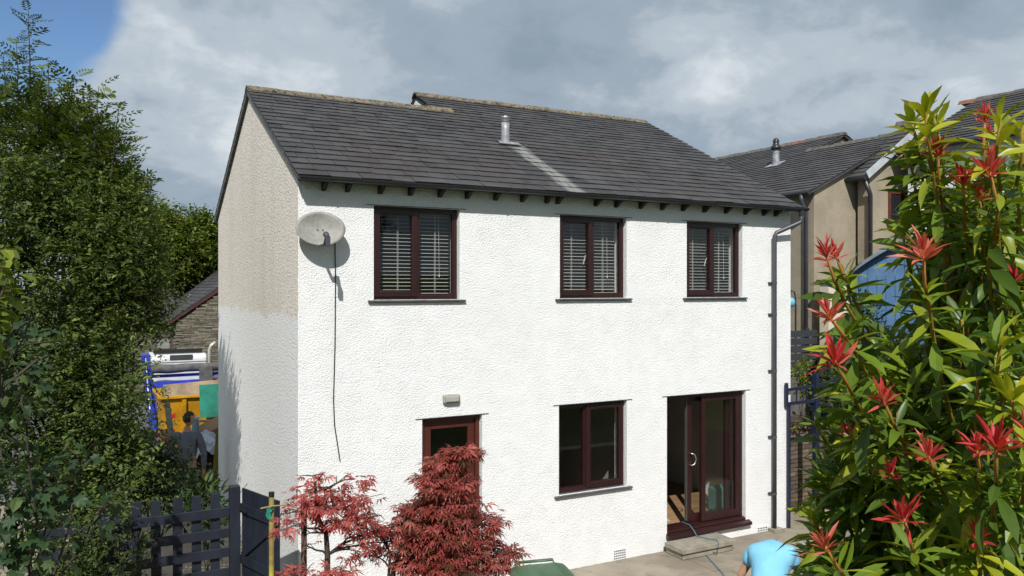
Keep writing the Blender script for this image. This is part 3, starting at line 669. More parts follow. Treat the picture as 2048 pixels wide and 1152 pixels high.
# ================================================================== things on the wall
dk = on_y(641, 458, -.16)
def dish():
    c = Vector(dk); t = thing('satellite_dish', c, 'grey oval satellite dish mounted high on the white wall', 'satellite dish')
    M = Matrix.Translation(c) @ Matrix.Rotation(R_(-6), 4, 'Z') @ Matrix.Rotation(R_(-14), 4, 'X')
    mb = MB(); a, b, n, k = .285, .205, 36, 7; i0 = 0; sc = .92; g = mat('dish_grey', (.27, .265, .245), .55, .18, 5, fine=30)
    for sgn, off in ((0, 0), (1, .008)):
        for r in range(k + 1):
            for j in range(n):
                u = 2 * math.pi * j / n; q = r / k; mb.v.append(tuple(M @ Vector((a * q * math.cos(u), .055 * (1 - q * q) + off - .02, b * q * math.sin(u)))))
    for off in (0, (k + 1) * n):
        for r in range(k):
            for j in range(n): mb.f.append((off + r * n + j, off + r * n + (j + 1) % n, off + (r + 1) * n + (j + 1) % n, off + (r + 1) * n + j)); mb.t.append(.5)
    o = (k + 1) * n
    for j in range(n): mb.f.append((k * n + j, k * n + (j + 1) % n, o + k * n + (j + 1) % n, o + k * n + j)); mb.t.append(.5)
    mb.build('reflector', g, t, smooth=True, fix=True)
    mb = MB()
    for dx in (-.03, .03): mb.lathe(M @ Vector((dx, .03, .0)), [(.0, -.012), (.008, -.01), (.008, 0)], 8, axis=M.to_3x3() @ Vector((0, 1, 0)))
    mb.build('bolt', MT['gutter'], t)
    arm = MB(); p0, p1, p2 = M @ Vector((0, .03, -.19)), M @ Vector((.01, -.16, -.235)), M @ Vector((.02, -.27, -.16)); arm.bar(p0, p1, .03, .02); arm.bar(p1, p2, .026, .02); arm.build('arm', MT['pipe'], t)
    l = MB(); d = (M @ Vector((0, 0, .02)) - p2).normalized(); l.lathe(p2 - d * .09, [(0, 0), (.022, 0), (.022, .07), (.028, .075), (.034, .10), (.034, .13), (0, .135)], 14, axis=d); l.bar(p2 - d * .07, p2 - d * .07 + Vector((0, 0, -.11)), .045, .04, up=(0, 1, 0)); l.build('receiver_head', MT['pipe'], t)
    br = MB(); br.tube([M @ Vector((0, .05, .0)), c + Vector((.0, .09, -.04)), Vector((c.x, -.02, c.z - .10))], .017, 10); br.box(c.x - .05, c.x + .05, -.02, -.001, c.z - .17, c.z - .03); br.build('wall_bracket', MT['pipe'], t)
    cb = MB(); P = [on_y(670, 482, -.02), on_y(671, 560, -.008), on_y(670, 690, -.008), on_y(667, 800, -.008), on_y(669, 850, -.008), on_y(680, 922, -.014)]
    t2 = [M @ Vector((.02, -.2, -.2)), M @ Vector((.1, .02, -.2))]; cb.tube([P[0]] + P[1:], .0062, 6); cb.build('cable', MT['black'], t)
dish()
wl = on_y(901, 797, 0)
t = thing('wall_light', wl, 'small grey bulkhead light on the white wall above the back door', 'wall light')
mb = MB(); x, z = float(wl[0]), float(wl[2]); mb.box(x - .115, x + .115, -.055, -.001, z - .055, z + .055); mb.build('housing', mat('light_grey_plastic', (.30, .29, .25), .5, .12, 8), t, bevel=.018)
mb = MB(); mb.box(x - .09, x + .09, -.075, -.0555, z - .035, z + .035); mb.build('diffuser', mat('frosted_cover', (.36, .355, .31), .35, .1, 9), t, bevel=.012)
mb = MB(); mb.tube([(x - .075, -.0555, z + .005), (x - .075, -.062, z + .005)], .007, 8); mb.build('screw', MT['black'], t)
# doorstep of stacked slabs
a = on_z(1339, 1083, .16); st = thing('doorstep', (6.0, -.3, 0), 'low step of stacked concrete slabs under the patio door', 'step')
sx0, sx1 = 5.28, 6.28; sy0, sy1 = -.50, -.085
for i, (z0, z1, ins, n) in enumerate(((.006, .082, .03, 3), (.094, .165, 0, 1))):
    l = (sx1 - sx0 - 2 * ins) / n
    for k in range(n):
        mb = MB(); mb.box(sx0 + ins + k * l + .002, sx0 + ins + (k + 1) * l - .002, sy0 + ins, sy1, z0, z1); mb.build('slab', MT['slab'], st, bevel=.008)
mb = MB(); mb.box(sx0 + .06, sx1 - .06, sy0 + .07, sy1 - .02, .081, .095); mb.build('mortar_bed', MT['black'], st)
# power cable out of the door
mb = MB(); cp = [on_y(1381, 1040, -.0), (0, 0, 0)]
P = [(5.86, .35, .21), (5.86, .20, .305), (5.855, .03, .302), (5.85, -.085, .235), (5.86, -.12, .178), (5.93, -.28, .174), (6.0, -.40, .174), (5.93, -.515, .165), (5.85, -.57, .05)] + [tuple(on_z(x, y, .012)) for x, y in ((1408, 1098), (1412, 1110), (1428, 1128), (1445, 1146), (1462, 1175), (1490, 1230))]
mb.tube(P, .0075, 6); mb.build('power_cable', mat('blue_cable', (.10, .17, .22), .5, .1), smooth=True, label='thin blue-grey cable trailing from the patio door over the step', cat='cable')
# things inside the open room
t = thing('sideboard', (6.4, 3.2, .196), 'long dark low cabinet inside the room with the open patio door', 'cabinet')
mb = MB(); mb.box(5.24, 7.62, 3.05, 3.58, .22, 1.22); mb.build('body', MT['interior_dark'], t, bevel=.01); mb = MB(); mb.box(5.23, 7.63, 3.03, 3.585, 1.222, 1.25); mb.build('top', MT['interior_dark'], t)
for k in range(4):
    mb = MB(); mb.box(5.26 + k * .59, 5.83 + k * .59, 3.03, 3.048, .26, 1.19); mb.build('door', MT['interior_dark'], t)
teal = mat('teal_plastic', (.06, .19, .17), .4, .15, spec=.5)
for i, (x, y, lab) in enumerate(((float(on_z(1438, 1020, .2)[0]), float(on_z(1438, 1020, .2)[1]), 'teal plastic tub on the floor behind the glass, the wider one'), (float(on_z(1464, 1014, .2)[0]), float(on_z(1464, 1014, .2)[1]), 'narrow teal plastic tub on the floor behind the glass'))):
    t = thing('plastic_tub', (x, y, .196), lab, 'tub'); mb = MB(); w = .14 - .03 * i
    mb.prism([(x - w, y - .12, .2), (x + w, y - .12, .2), (x + w, y + .12, .2), (x - w, y + .12, .2)], (0, 0, .38)); mb.build('body', teal, t, bevel=.025)
    mb = MB(); mb.lathe((x, y, .58), [(.06, 0), (.05, .04), (0, .04)], 14); mb.build('cap', teal, t)
mb = MB(); mb.prism([(5.45, .75, .2), (5.95, .6, .2), (6.3, 1.5, .2), (5.7, 1.7, .2)], (0, 0, .006)); mb.build('dust_sheet', mat('dust_sheet', (.42, .40, .36), .9, .1, 5), label='pale dust sheet lying on the wooden floor inside the door', cat='dust sheet')

# ================================================================== FENCE, GATE, BIN
MT['navy'] = mat('navy_painted_wood', (.014, .018, .030), .55, .25, 6, .25, 40, stretch=(1, 1, .3))
MT['navymetal'] = mat('navy_metal', (.013, .017, .045), .45, .15, 5)
fence = thing('picket_fence', (-1.7, 0, 0), 'dark navy picket fence with horizontal rails beside the house corner', 'fence')
pxs = [float(on_y(p, 990, .03)[0]) for p in (472,)]; PX = pxs[0] - .02
mb = MB(); mb.box(PX - .055, PX + .055, -.05, .06, -.1, 1.665); mb.build('post', MT['navy'], fence, bevel=.006)
mb = MB(); mb.box(-2.05, -1.95, -.05, .06, -.1, 1.5); mb.build('post', MT['navy'], fence, bevel=.006)
for i, z in enumerate((1.39, 1.16, .945, .72, .49, .26)):
    mb = MB(); mb.box(-2.6, PX - .057, -.04, -.015, z - .052, z + .052, tone=.5); mb.build('rail', MT['navy'], fence, bevel=.004)
for px in (430, 394, 355, 313, 272, 232):
    x = float(on_y(px, 985, .012)[0]); t = rgw.uniform(-.012, .012); mb = MB(); mb.prism([(x - .049, 0, .05), (x + .049, 0, .05), (x + .049 + t, 0, 1.60 + t), (x - .049 + t, 0, 1.605)], (0, .02, 0)); mb.build('picket', MT['navy'], fence, bevel=.003)
g0 = Vector((PX + .075, -.02, 0)); ga = at(559, 1003, 8.45); gd = Vector((ga[0] - g0.x, ga[1] - g0.y, 0)); GL = min(gd.length, .80); gd.normalize(); gn = Vector((-gd.y, gd.x, 0))
gate = thing('garden_gate', g0, 'dark navy boarded garden gate standing open against the white house', 'gate')
nb = 6
for i in range(nb):
    a = g0 + gd * (GL * i / nb + .003); b = g0 + gd * (GL * (i + 1) / nb - .003); th = gn * .02
    mb = MB(); mb.prism([a + Vector((0, 0, .08)), b + Vector((0, 0, .08)), b + Vector((0, 0, 1.635)), a + Vector((0, 0, 1.635))], th); mb.build('board', MT['navy'], gate)
sd = -1 if gn.dot(Vector(CAM) - g0) < 0 else 1; off = gn * (.021 if sd > 0 else -.026)
for z in (1.42, .85, .28):
    mb = MB(); mb.prism([g0 + off + Vector((0, 0, z - .05)), g0 + gd * GL + off + Vector((0, 0, z - .05)), g0 + gd * GL + off + Vector((0, 0, z + .05)), g0 + off + Vector((0, 0, z + .05))], gn * .024 * (1 if sd > 0 else 1)); mb.build('ledge', MT['navy'], gate)
for za, zb in ((.90, 1.37), (.33, .80)):
    mb = MB(); mb.bar(g0 + off + gn * .012 + Vector((0, 0, za)) + gd * .04, g0 + gd * (GL - .05) + off + gn * .012 + Vector((0, 0, zb)), .022, .07); mb.build('brace', MT['navy'], gate)
for z in (1.42, .30):
    mb = MB(); mb.bar(Vector((PX + .04, -.055, z)), g0 + gd * .2 + off * 2.2 + Vector((0, 0, z)), .008, .03); mb.build('hinge', MT['gutter'], gate)
# canes and stakes by the maples
def stake(name, px, top, d, r, m, label, z0=.75, cap=None, lean=(0, 0)):
    p = at(px, top, d); t = thing(name, (p[0], p[1], z0), label, 'stake')
    mb = MB(); mb.tube([(p[0] + lean[0], p[1] + lean[1], z0 - .3), (p[0], p[1], p[2])], r, 8); mb.build('pole', m, t, smooth=True)
    if cap: mb = MB(); mb.tube([(p[0], p[1], p[2] - .03), (p[0], p[1], p[2] + .008)], r * 1.12, 8); mb.build('cap', cap, t)
    return t, p
yg = mat('lichened_cane', (.36, .36, .03), .7, .3, 5, stretch=(1, 1, .5)); 
def cane_mat():
    m, nt, b = nodes('weathered_pole'); c = mixc(nt, rmp(nt, tex(nt, 3, 4, stretch=(.3, .3, 1)), .40, .6), (.17, .12, .03), (.33, .36, .025)); c = mixc(nt, rmp(nt, tex(nt, 25, 4), .5, .7, 0, .6), c, (.22, .15, .05))
    lk(nt, c, b.inputs['Base Color']); b.inputs['Roughness'].default_value = .75; return m
t, p = stake('garden_pole', 543, 986, 6.6, .021, cane_mat(), 'yellow-green lichened pole with dark cap next to the navy gate', cap=MT['black'])
mb = MB(); q = at(536, 1022, 6.55); mb.tube([at(548, 1014, 6.58), at(540, 1016, 6.56), at(533, 1018, 6.56), at(541, 1021, 6.55), at(549, 1017, 6.6)], .005, 5)
for k in range(5): mb.tube([at(535 + k * 1.5, 1019, 6.55), at(532 + k * 2, 1030, 6.55), at(535 + k * 2.2, 1037 + 2 * (k % 2), 6.55)], .003, 4)
mb.build('garden_string', mat('green_string', (.02, .30, .20), .7, .2), t); mb = MB(); mb.tube([at(521, 1017, 6.54), at(545, 1012, 6.56), at(585, 1009, 6.5)], .006, 6); mb.build('tie_cane', mat('bamboo', (.32, .22, .08), .6, .2), t)
t, p = stake('tree_stake', 608, 990, 6.15, .022, mat('stake_wood', (.085, .045, .028), .8, .3, 6, .4, 40, stretch=(1, 1, .2)), 'brown wooden stake standing in the slim red maple')
# wheelie bin
def bin_():
    c = at(1092, 1150, 7.98); c[2] = 0; B = thing('wheelie_bin', c, 'green wheelie bin with closed lid on the patio by the white wall', 'bin')
    M = Matrix.Translation(Vector(c)) @ Matrix.Rotation(R_(-14), 4, 'Z'); gm = mat('green_plastic', (.045, .105, .048), .45, .12, 4, .1, 90, spec=.5)
    def P(x, y, z): return M @ Vector((x, y, z))
    mb = MB(); lo = [(-.22, -.23), (.22, -.23), (.22, .22), (-.22, .22)]; hi = [(-.285, -.33), (.285, -.33), (.285, .33), (-.285, .33)]; zz = ((lo, .06), (hi, .96), ([(a * 1.06, b * 1.05) for a, b in hi], .965), ([(a * 1.06, b * 1.05) for a, b in hi], 1.0))
    for l, z in zz: mb.v += [tuple(P(x, y, z)) for x, y in l]
    for k in range(3):
        for j in range(4): mb.f.append((k * 4 + j, k * 4 + (j + 1) % 4, k * 4 + 4 + (j + 1) % 4, k * 4 + 4 + j)); mb.t.append(.5)
    mb.f += [(3, 2, 1, 0), (12, 13, 14, 15)]; mb.t += [.5, .5]; mb.build('body', gm, B, bevel=.02)
    mb = MB(); nx, ny = 12, 14
    for i in range(nx + 1):
        for j in range(ny + 1):
            u, v = -1 + 2 * i / nx, -1 + 2 * j / ny; e = max(abs(u), abs(v)); h = 1.012 + .062 * (1 - abs(u) ** 4) * (1 - abs(v) ** 4) + .014 * (abs(u) < .55) * (abs(u) > .25) * (abs(v) < .7) - .01 * (abs(u) < .12) * (abs(v) < .8)
            mb.v.append(tuple(P(u * .315, v * .365, h - (.03 if e > .99 else 0))))
    for i in range(nx):
        for j in range(ny): mb.f.append((i * (ny + 1) + j, (i + 1) * (ny + 1) + j, (i + 1) * (ny + 1) + j + 1, i * (ny + 1) + j + 1)); mb.t.append(.5)
    lid = mb.build('lid', gm, B, smooth=True); lid.modifiers.new('thick', 'SOLIDIFY').thickness = .012
    mb = MB(); mb.tube([P(-.2, .36, .99), P(-.2, .43, 1.03), P(.2, .43, 1.03), P(.2, .36, .99)], .016, 8); mb.build('handle', gm, B, smooth=True)
    mb = MB(); mb.tube([P(-.10, -.36, 1.03), P(-.09, -.375, 1.055), P(.09, -.375, 1.055), P(.10, -.36, 1.03)], .011, 8); mb.build('lid_grip', gm, B, smooth=True)
    for s in (-1, 1):
        mb = MB(); mb.lathe(P(s * .25, .24, .10), [(0, -.03), (.07, -.03), (.10, -.025), (.10, .025), (.07, .03), (0, .03)], 18, axis=M.to_3x3() @ Vector((1, 0, 0))); mb.build('wheel', MT['black'], B)
bin_()

# ================================================================== BEHIND THE HOUSE: truck, skip, rubbish, barn
MT['truckblue'] = mat('truck_blue', (.030, .055, .42), .45, .2, 3, .1, 30); MT['truckwhite'] = mat('truck_white', (.62, .63, .63), .4, .08, 3)
MT['skipyellow'] = mat('skip_yellow', (.48, .24, .008), .55, .25, 4, .2, 20, fine=8); MT['tarp'] = mat('grey_tarpaulin', (.09, .088, .085), .7, .3, 6, .6, 14)
MT['rubber'] = mat('tyre', (.015, .015, .015), .8, .2); MT['ply'] = mat('stained_ply', (.36, .28, .19), .8, .35, 2.2, .2, 30)
def gz_at(y): return -.03 if y < 8 else (-.03 - .52 * (y - 8) / 9 if y < 17 else -.55 - .05 * (y - 17) / 7.5)
def truck():
    yb = 17.2; l = on_y(302, 715, yb); r = on_y(414, 703, yb); x0, x1 = float(l[0]), float(r[0]); xc = (x0 + x1) / 2; hw = (x1 - x0) / 2; zt = float(l[2]) + .06; G = gz_at(yb)
    T = thing('skip_lorry', (xc, yb, G), 'blue and white skip lorry parked behind the house, seen from the back', 'lorry')
    mb = MB(); prof = [(yb, G + .75), (yb, zt - .10), (yb + .10, zt), (yb + 1.15, zt + .02), (yb + 1.55, zt - .35), (yb + 1.85, zt - .95), (yb + 1.9, G + .45), (yb + .3, G + .45)]
    mb.prism([(x0, y, z) for y, z in prof], (2 * hw, 0, 0)); mb.build('cab', MT['truckwhite'], T, bevel=.05)
    c = on_y(363, 715, yb - .01); mb = MB(); mb.box(c[0] - .33, c[0] + .33, yb - .012, yb + .02, c[2] - .085, c[2] + .085); mb.build('rear_window', mat('dark_glass', (.06, .065, .065), .15, .1), T, bevel=.02)
    mb = MB(); mb.box(x0 + .02, x1 - .02, yb - .014, yb - .003, zt - .24, zt - .215); mb.build('trim_line', mat('grey_trim', (.25, .25, .25), .6, .1), T)
    mb = MB(); mb.box(x0 + .1, x1 - .1, yb + .25, yb + .45, zt + .03, zt + .14); mb.build('roof_bar', MT['black'], T)
    ex = on_y(419, 700, yb - .15); mb = MB(); mb.tube([(ex[0], yb - .15, G + .9), (ex[0], yb - .15, ex[2] + .02), (ex[0] + .05, yb - .15, ex[2] + .14), (ex[0] + .18, yb - .15, ex[2] + .24)], .055, 10); mb.build('exhaust', mat('cream_metal', (.50, .48, .40), .4, .15, metal=.4), T, smooth=True)
    fy = yb - 4.1; mb = MB()
    for s in (-.38, .38): mb.box(xc + s - .06, xc + s + .06, fy, yb + 1.5, G + .55, G + .78)
    mb.build('chassis', MT['truckblue'], T)
    zb = on_y(363, 768, yb - .35); mb = MB(); mb.box(x0 - .12, x1 + .25, yb - .40, yb - .32, G + .75, float(on_y(330, 762, yb - .36)[2])); mb.build('bulkhead', MT['truckblue'], T, bevel=.01)
    z1 = float(on_y(363, 750, yb - .45)[2]); mb = MB(); mb.box(x0 - .16, x1 + .9, yb - .5, yb - .42, z1 - .045, z1 + .045); mb.build('cross_beam', MT['truckblue'], T, bevel=.008)
    z2 = float(on_y(363, 736, yb - .55)[2]); mb = MB(); rr = random.Random(2); mb.tube([(x0 - .1 + i * .25, yb - .55, z2 + rr.uniform(-.012, .012)) for i in range(14)], [.13 + rr.uniform(-.01, .01) for _ in range(14)], 12); mb.build('rolled_cover', MT['tarp'], T, smooth=True)
    q = on_y(411, 755, yb - .62); mb = MB(); mb.box(q[0] - .19, q[0] + .19, yb - .70, yb - .685, q[2] - .42, q[2] + .32); mb.build('hanging_flap', MT['tarp'], T)
    for px, nm in ((291, 'lifting_arm'), (None, 'lifting_arm')):
        ya = yb - 2.6
        if px: b = on_y(307, 862, ya); a = on_y(291, 708, ya - .1)
        else: b = b + np.array([2.35, 0, 0]); a = a + np.array([2.35, 0, 0])
        mb = MB(); mb.bar(tuple(a), tuple(b), .20, .24, up=(0, 1, 0)); mb.bar(tuple(b), (b[0], b[1] + .3, G + .6), .22, .26, up=(0, 1, 0)); arm = mb.build(nm, MT['truckblue'], T, bevel=.012)
        mb = MB(); mb.tube([tuple(a + np.array([.0, -.1, -.1])), tuple(a + np.array([.04, -.3, -.9])), tuple(a + np.array([.08, -.5, -1.5]))], .018, 6); mb.build('chain', MT['steel'], arm)
    mb = MB(); mb.box(x0 + .05, x1 - .05, fy, yb - .45, G + .78, G + .86); mb.build('deck', MT['truckblue'], T)
    for y in (yb + 1.15, yb - 2.9):
        for s in (-1, 1):
            mb = MB(); mb.lathe((xc + s * (hw - .16), y, G + .45), [(0, -.13), (.25, -.12), (.44, -.12), (.455, -.08), (.455, .08), (.44, .12), (.25, .12), (0, .10)], 22, axis=(1, 0, 0)); w = mb.build('wheel', MT['rubber'], T)
            mb = MB(); mb.lathe((xc + s * (hw - .16) + s * .126, y, G + .45), [(0, 0), (.22, 0), (.24, .012), (0, .03)], 16, axis=(s, 0, 0)); mb.build('rim', MT['steel'], w)
    for s in (-1, 1): mb = MB(); mb.box(xc + s * .8 - .18, xc + s * .8 + .18, fy - .04, fy, G + .58, G + .70); mb.build('tail_light', mat('red_lens', (.5, .02, .015), .3, .1), T)
truck()
def skip():
    ys = 10.9; G = gz_at(ys + .8); a = on_y(322, 800, ys); x0 = float(a[0]); x1 = x0 + 1.95; zt = float(on_y(360, 795, ys)[2]); S = thing('skip', (x0 + .97, ys + .8, G), 'yellow waste skip with red hazard stripes loaded with boards', 'skip')
    yl = 1.7; lo = [(x0 + .12, ys + .35), (x1 - .12, ys + .35), (x1 - .12, ys + yl - .35), (x0 + .12, ys + yl - .35)]; hi = [(x0, ys), (x1, ys), (x1, ys + yl), (x0, ys + yl)]
    mb = MB(); n = 4; ins = .03
    rings = [(lo, G + .02), (hi, zt), ([(x0 + ins, ys + ins), (x1 - ins, ys + ins), (x1 - ins, ys + yl - ins), (x0 + ins, ys + yl - ins)], zt), ([(x + (.03 if x < x0 + .5 else -.03), y) for x, y in lo], G + .06)]
    for l, z in rings: mb.v += [(x, y, z) for x, y in l]
    for k in range(3):
        for j in range(4): mb.f.append((k * 4 + j, k * 4 + (j + 1) % 4, k * 4 + 4 + (j + 1) % 4, k * 4 + 4 + j)); mb.t.append(.5)
    mb.f += [(3, 2, 1, 0), (12, 13, 14, 15)]; mb.t += [.5, .5]; mb.build('body', MT['skipyellow'], S, fix=False)
    mb = MB(); ring3 = [((x0 - .03, ys - .03), (x1 + .03, ys - .03)), ((x0 - .03, ys + yl + .03), (x1 + .03, ys + yl + .03)), ((x0 - .03, ys - .03), (x0 - .03, ys + yl + .03)), ((x1 + .03, ys - .03), (x1 + .03, ys + yl + .03))]
    for p, q in ring3: mb.bar((*p, zt + .015), (*q, zt + .015), .07, .06)
    mb.build('rim', MT['skipyellow'], S, bevel=.008)
    def front(x, z): t = (z - G - .02) / (zt - G - .02); return Vector((x, ys + .35 * (1 - t) - .006, z))
    for k in range(4):
        mb = MB(); xx = x0 + .16; z = G + .45 + k * .19; mb.prism([front(xx, z), front(xx + .15, z + .07), front(xx + .15, z + .16), front(xx, z + .09)], (0, -.004, 0)); mb.build('hazard_stripe', mat('red_stripe', (.62, .04, .02), .4, .1) if k == 0 else bpy.data.materials['red_stripe'], S)
    for x in (x0 + .50, x0 + 1.25):
        mb = MB(); b0, b1 = front(x, G + .2), front(x, zt - .05); mb.bar(b0 - Vector((0, .03, 0)), b1 - Vector((0, .03, 0)), .09, .07, up=(0, 1, 0)); mb.build('rib', MT['skipyellow'], S)
    def panel(name, poly, d, m, label): mb = MB(); mb.prism(poly, d); return mb.build(name, m, label=label, cat='panel')
    yp = ys + yl - .1; a, b = on_y(322, 770, yp), on_y(402, 762, yp); c = on_y(446, 756, yp)
    panel('plywood_sheet', [(a[0], yp, G + .5), (c[0] + .3, yp, G + .5), (c[0] + .3, yp, c[2] - .02), (a[0] + .05, yp, a[2])], (0, .02, 0), MT['ply'], 'stained plywood sheet standing inside the yellow skip')
    yg_ = ys - .30; a, b = on_y(401, 772, yg_), on_y(401, 836, yg_)
    panel('green_sheet', [(a[0], yg_, b[2]), (a[0] + 1.1, yg_, b[2]), (a[0] + 1.1, yg_ + .24, a[2]), (a[0], yg_ + .24, a[2])], (0, .018, 0), mat('teal_sheet', (.004, .145, .10), .45, .55, 1.2), 'teal green sheet leaning against the yellow skip')
skip()
def rubbish():
    y0 = 6.75; G = gz_at(y0); a = on_y(384, 905, y0); x0 = float(a[0]); T = thing('rubbish_crate', (x0 + .6, y0 + .4, G), 'dark brown timber crate heaped with building rubbish behind the house', 'crate'); zt = float(on_y(400, 897, y0)[2]); bw = mat('dark_brown_board', (.035, .018, .012), .8, .3, 6, .3, 30)
    for i in range(6):
        mb = MB(); z = G + .02 + i * (zt - G) / 6; mb.box(x0, x0 + 1.35, y0, y0 + .025, z, z + (zt - G) / 6 - .012); mb.build('board', bw, T)
    mb = MB(); mb.box(x0, x0 + .03, y0 + .026, y0 + .9, G + .02, zt); mb.box(x0 + 1.32, x0 + 1.35, y0 + .026, y0 + .9, G + .02, zt); mb.box(x0, x0 + 1.35, y0 + .9, y0 + .93, G + .02, zt); mb.box(x0 + .03, x0 + 1.32, y0 + .026, y0 + .9, zt - .08, zt - .05); mb.build('frame', bw, T)
    # crumpled sheet: a folded heap
    rg = np.random.default_rng(8); c = on_y(408, 886, y0 + .15); mb = MB(); nx, ny = 22, 18; idx = {}
    for i in range(nx + 1):
        for j in range(ny + 1):
            u, v = -1 + 2 * i / nx, -1 + 2 * j / ny; h = max(0, 1 - u * u * .8 - v * v * .6) * .30 + .05 * math.sin(7 * u + 3 * v) + .045 * math.sin(11 * v - 5 * u) + rg.uniform(-.012, .012)
            idx[i, j] = len(mb.v); mb.v.append((c[0] + u * .38, y0 + .12 + v * .30 - .12 * (v < -.5), zt - .06 + h - .22 * max(0, -v - .55)))
    for i in range(nx):
        for j in range(ny): mb.f.append((idx[i, j], idx[i + 1, j], idx[i + 1, j + 1], idx[i, j + 1])); mb.t.append(.5)
    mb.build('plastic_sheet', mat('pale_plastic', (.50, .54, .60), .35, .15, 6), label='crumpled pale plastic sheeting on top of the brown crate', cat='sheet', smooth=False)
    c = on_y(413, 855, y0 + .55); rot = Matrix.Translation(Vector(c)) @ Matrix.Rotation(R_(-24), 4, 'Y') @ Matrix.Rotation(R_(28), 4, 'X')
    mb = MB(); mb.box(-.20, .42, -.16, .16, -.04, .0, rot); mb.box(-.20, -.195, -.16, .16, -.15, 0, rot); mb.build('cardboard', mat('cardboard', (.36, .22, .13), .85, .12, 5), label='flattened brown cardboard lying on the rubbish heap', cat='cardboard')
    mb = MB(); rot2 = Matrix.Translation(Vector(on_y(404, 842, y0 + .8))) @ Matrix.Rotation(R_(6), 4, 'Y'); mb.box(-.22, .6, -.05, .05, -.02, .02, rot2); mb.build('offcut', mat('pale_timber', (.48, .32, .18), .8, .15, 6), label='pale timber offcut across the back of the rubbish heap', cat='timber')
    c = on_y(391, 850, y0 + .5); t = thing('water_bottle', (c[0], c[1], c[2] - .17), 'clear blue-capped water bottle standing in the rubbish heap', 'bottle'); mb = MB(); mb.lathe((c[0], c[1], c[2] - .17), [(0, 0), (.065, 0), (.07, .02), (.065, .06), (.07, .10), (.065, .15), (.07, .2), (.06, .24), (.025, .28), (.022, .31)], 16); mb.build('body', mat('bottle_plastic', (.16, .26, .28), .2, .2), t, smooth=True)
    mb = MB(); mb.lathe((c[0], c[1], c[2] + .125), [(.066, -.02), (.066, .03), (0, .035)], 14); mb.build('cap', mat('pale_blue_cap', (.35, .50, .60), .4, .1), t)
    mb = MB(); a, b = on_y(334, 805, y0 + 1.1), on_y(352, 880, y0 + .6); mb.bar(tuple(a), (b[0], b[1], G + .3), .11, .02, up=(0, 1, 0)); mb.build('leaning_plank', mat('grey_plank', (.22, .21, .20), .8, .2, 5, stretch=(4, 4, 1)), label='weathered grey plank leaning up in front of the hazard stripes', cat='plank')
    mb = MB(); a, b = on_y(436, 868, 6.45), on_y(428, 975, 6.2); mb.bar(tuple(a), tuple(b), .075, .05, up=(0, 1, 0)); mb.build('yellow_plank', mat('mossy_yellow_timber', (.19, .15, .02), .8, .3, 5), label='yellowish timber length leaning against the house corner', cat='plank')
    mb = MB(); a = on_y(429, 965, 6.25); mb.box(a[0] - .08, a[0] + .35, 6.3, 6.33, G, a[2] + .22); mb.build('white_board', mat('white_board', (.6, .6, .6), .6, .1), label='white board on edge at the foot of the house corner', cat='board')
    cols = [(.4, .06, .04), (.45, .47, .55), (.16, .2, .45), (.5, .3, .2), (.5, .5, .5), (.05, .1, .3)]; rr = random.Random(5)
    lbs = ['red scrap of plastic on the waste heap behind the shrub', 'pale grey bag on the waste heap behind the shrub', 'blue bag on the waste heap behind the shrub', 'tan box on the waste heap behind the shrub', 'white bag on the waste heap behind the shrub', 'dark blue box on the waste heap behind the shrub']
    for k, (px, py) in enumerate(((336, 884), (333, 898), (336, 905), (334, 868), (330, 915), (341, 918))):
        c = on_y(px, py, 7.6 + .1 * k); mb = MB(); m = Matrix.Translation(Vector(c)) @ Matrix.Rotation(rr.uniform(0, 3), 4, 'Z') @ Matrix.Rotation(rr.uniform(-.5, .5), 4, 'X'); mb.box(-.13, .13, -.11, .11, -.09, .09, m)
        o = mb.build('rubbish_bag' if 'bag' in lbs[k] else 'rubbish_box', mat('rubbish_%d' % k, cols[k], .6, .3, 9), bevel=.04, label=lbs[k], cat='rubbish')
    mb = MB(); c = on_y(334, 930, 8.0); mb.prism([(c[0] - .6, 7.4, G), (c[0] + .5, 7.4, G), (c[0] + .4, 7.7, c[2] - .0), (c[0] - .5, 7.7, c[2] - .05)], (0, .9, 0)); mb.build('rubble_heap', mat('rubble', (.2, .18, .16), .95, .4, 8, .8, 10), label='heap of mixed rubble beside the yellow skip', cat='rubble')
rubbish()
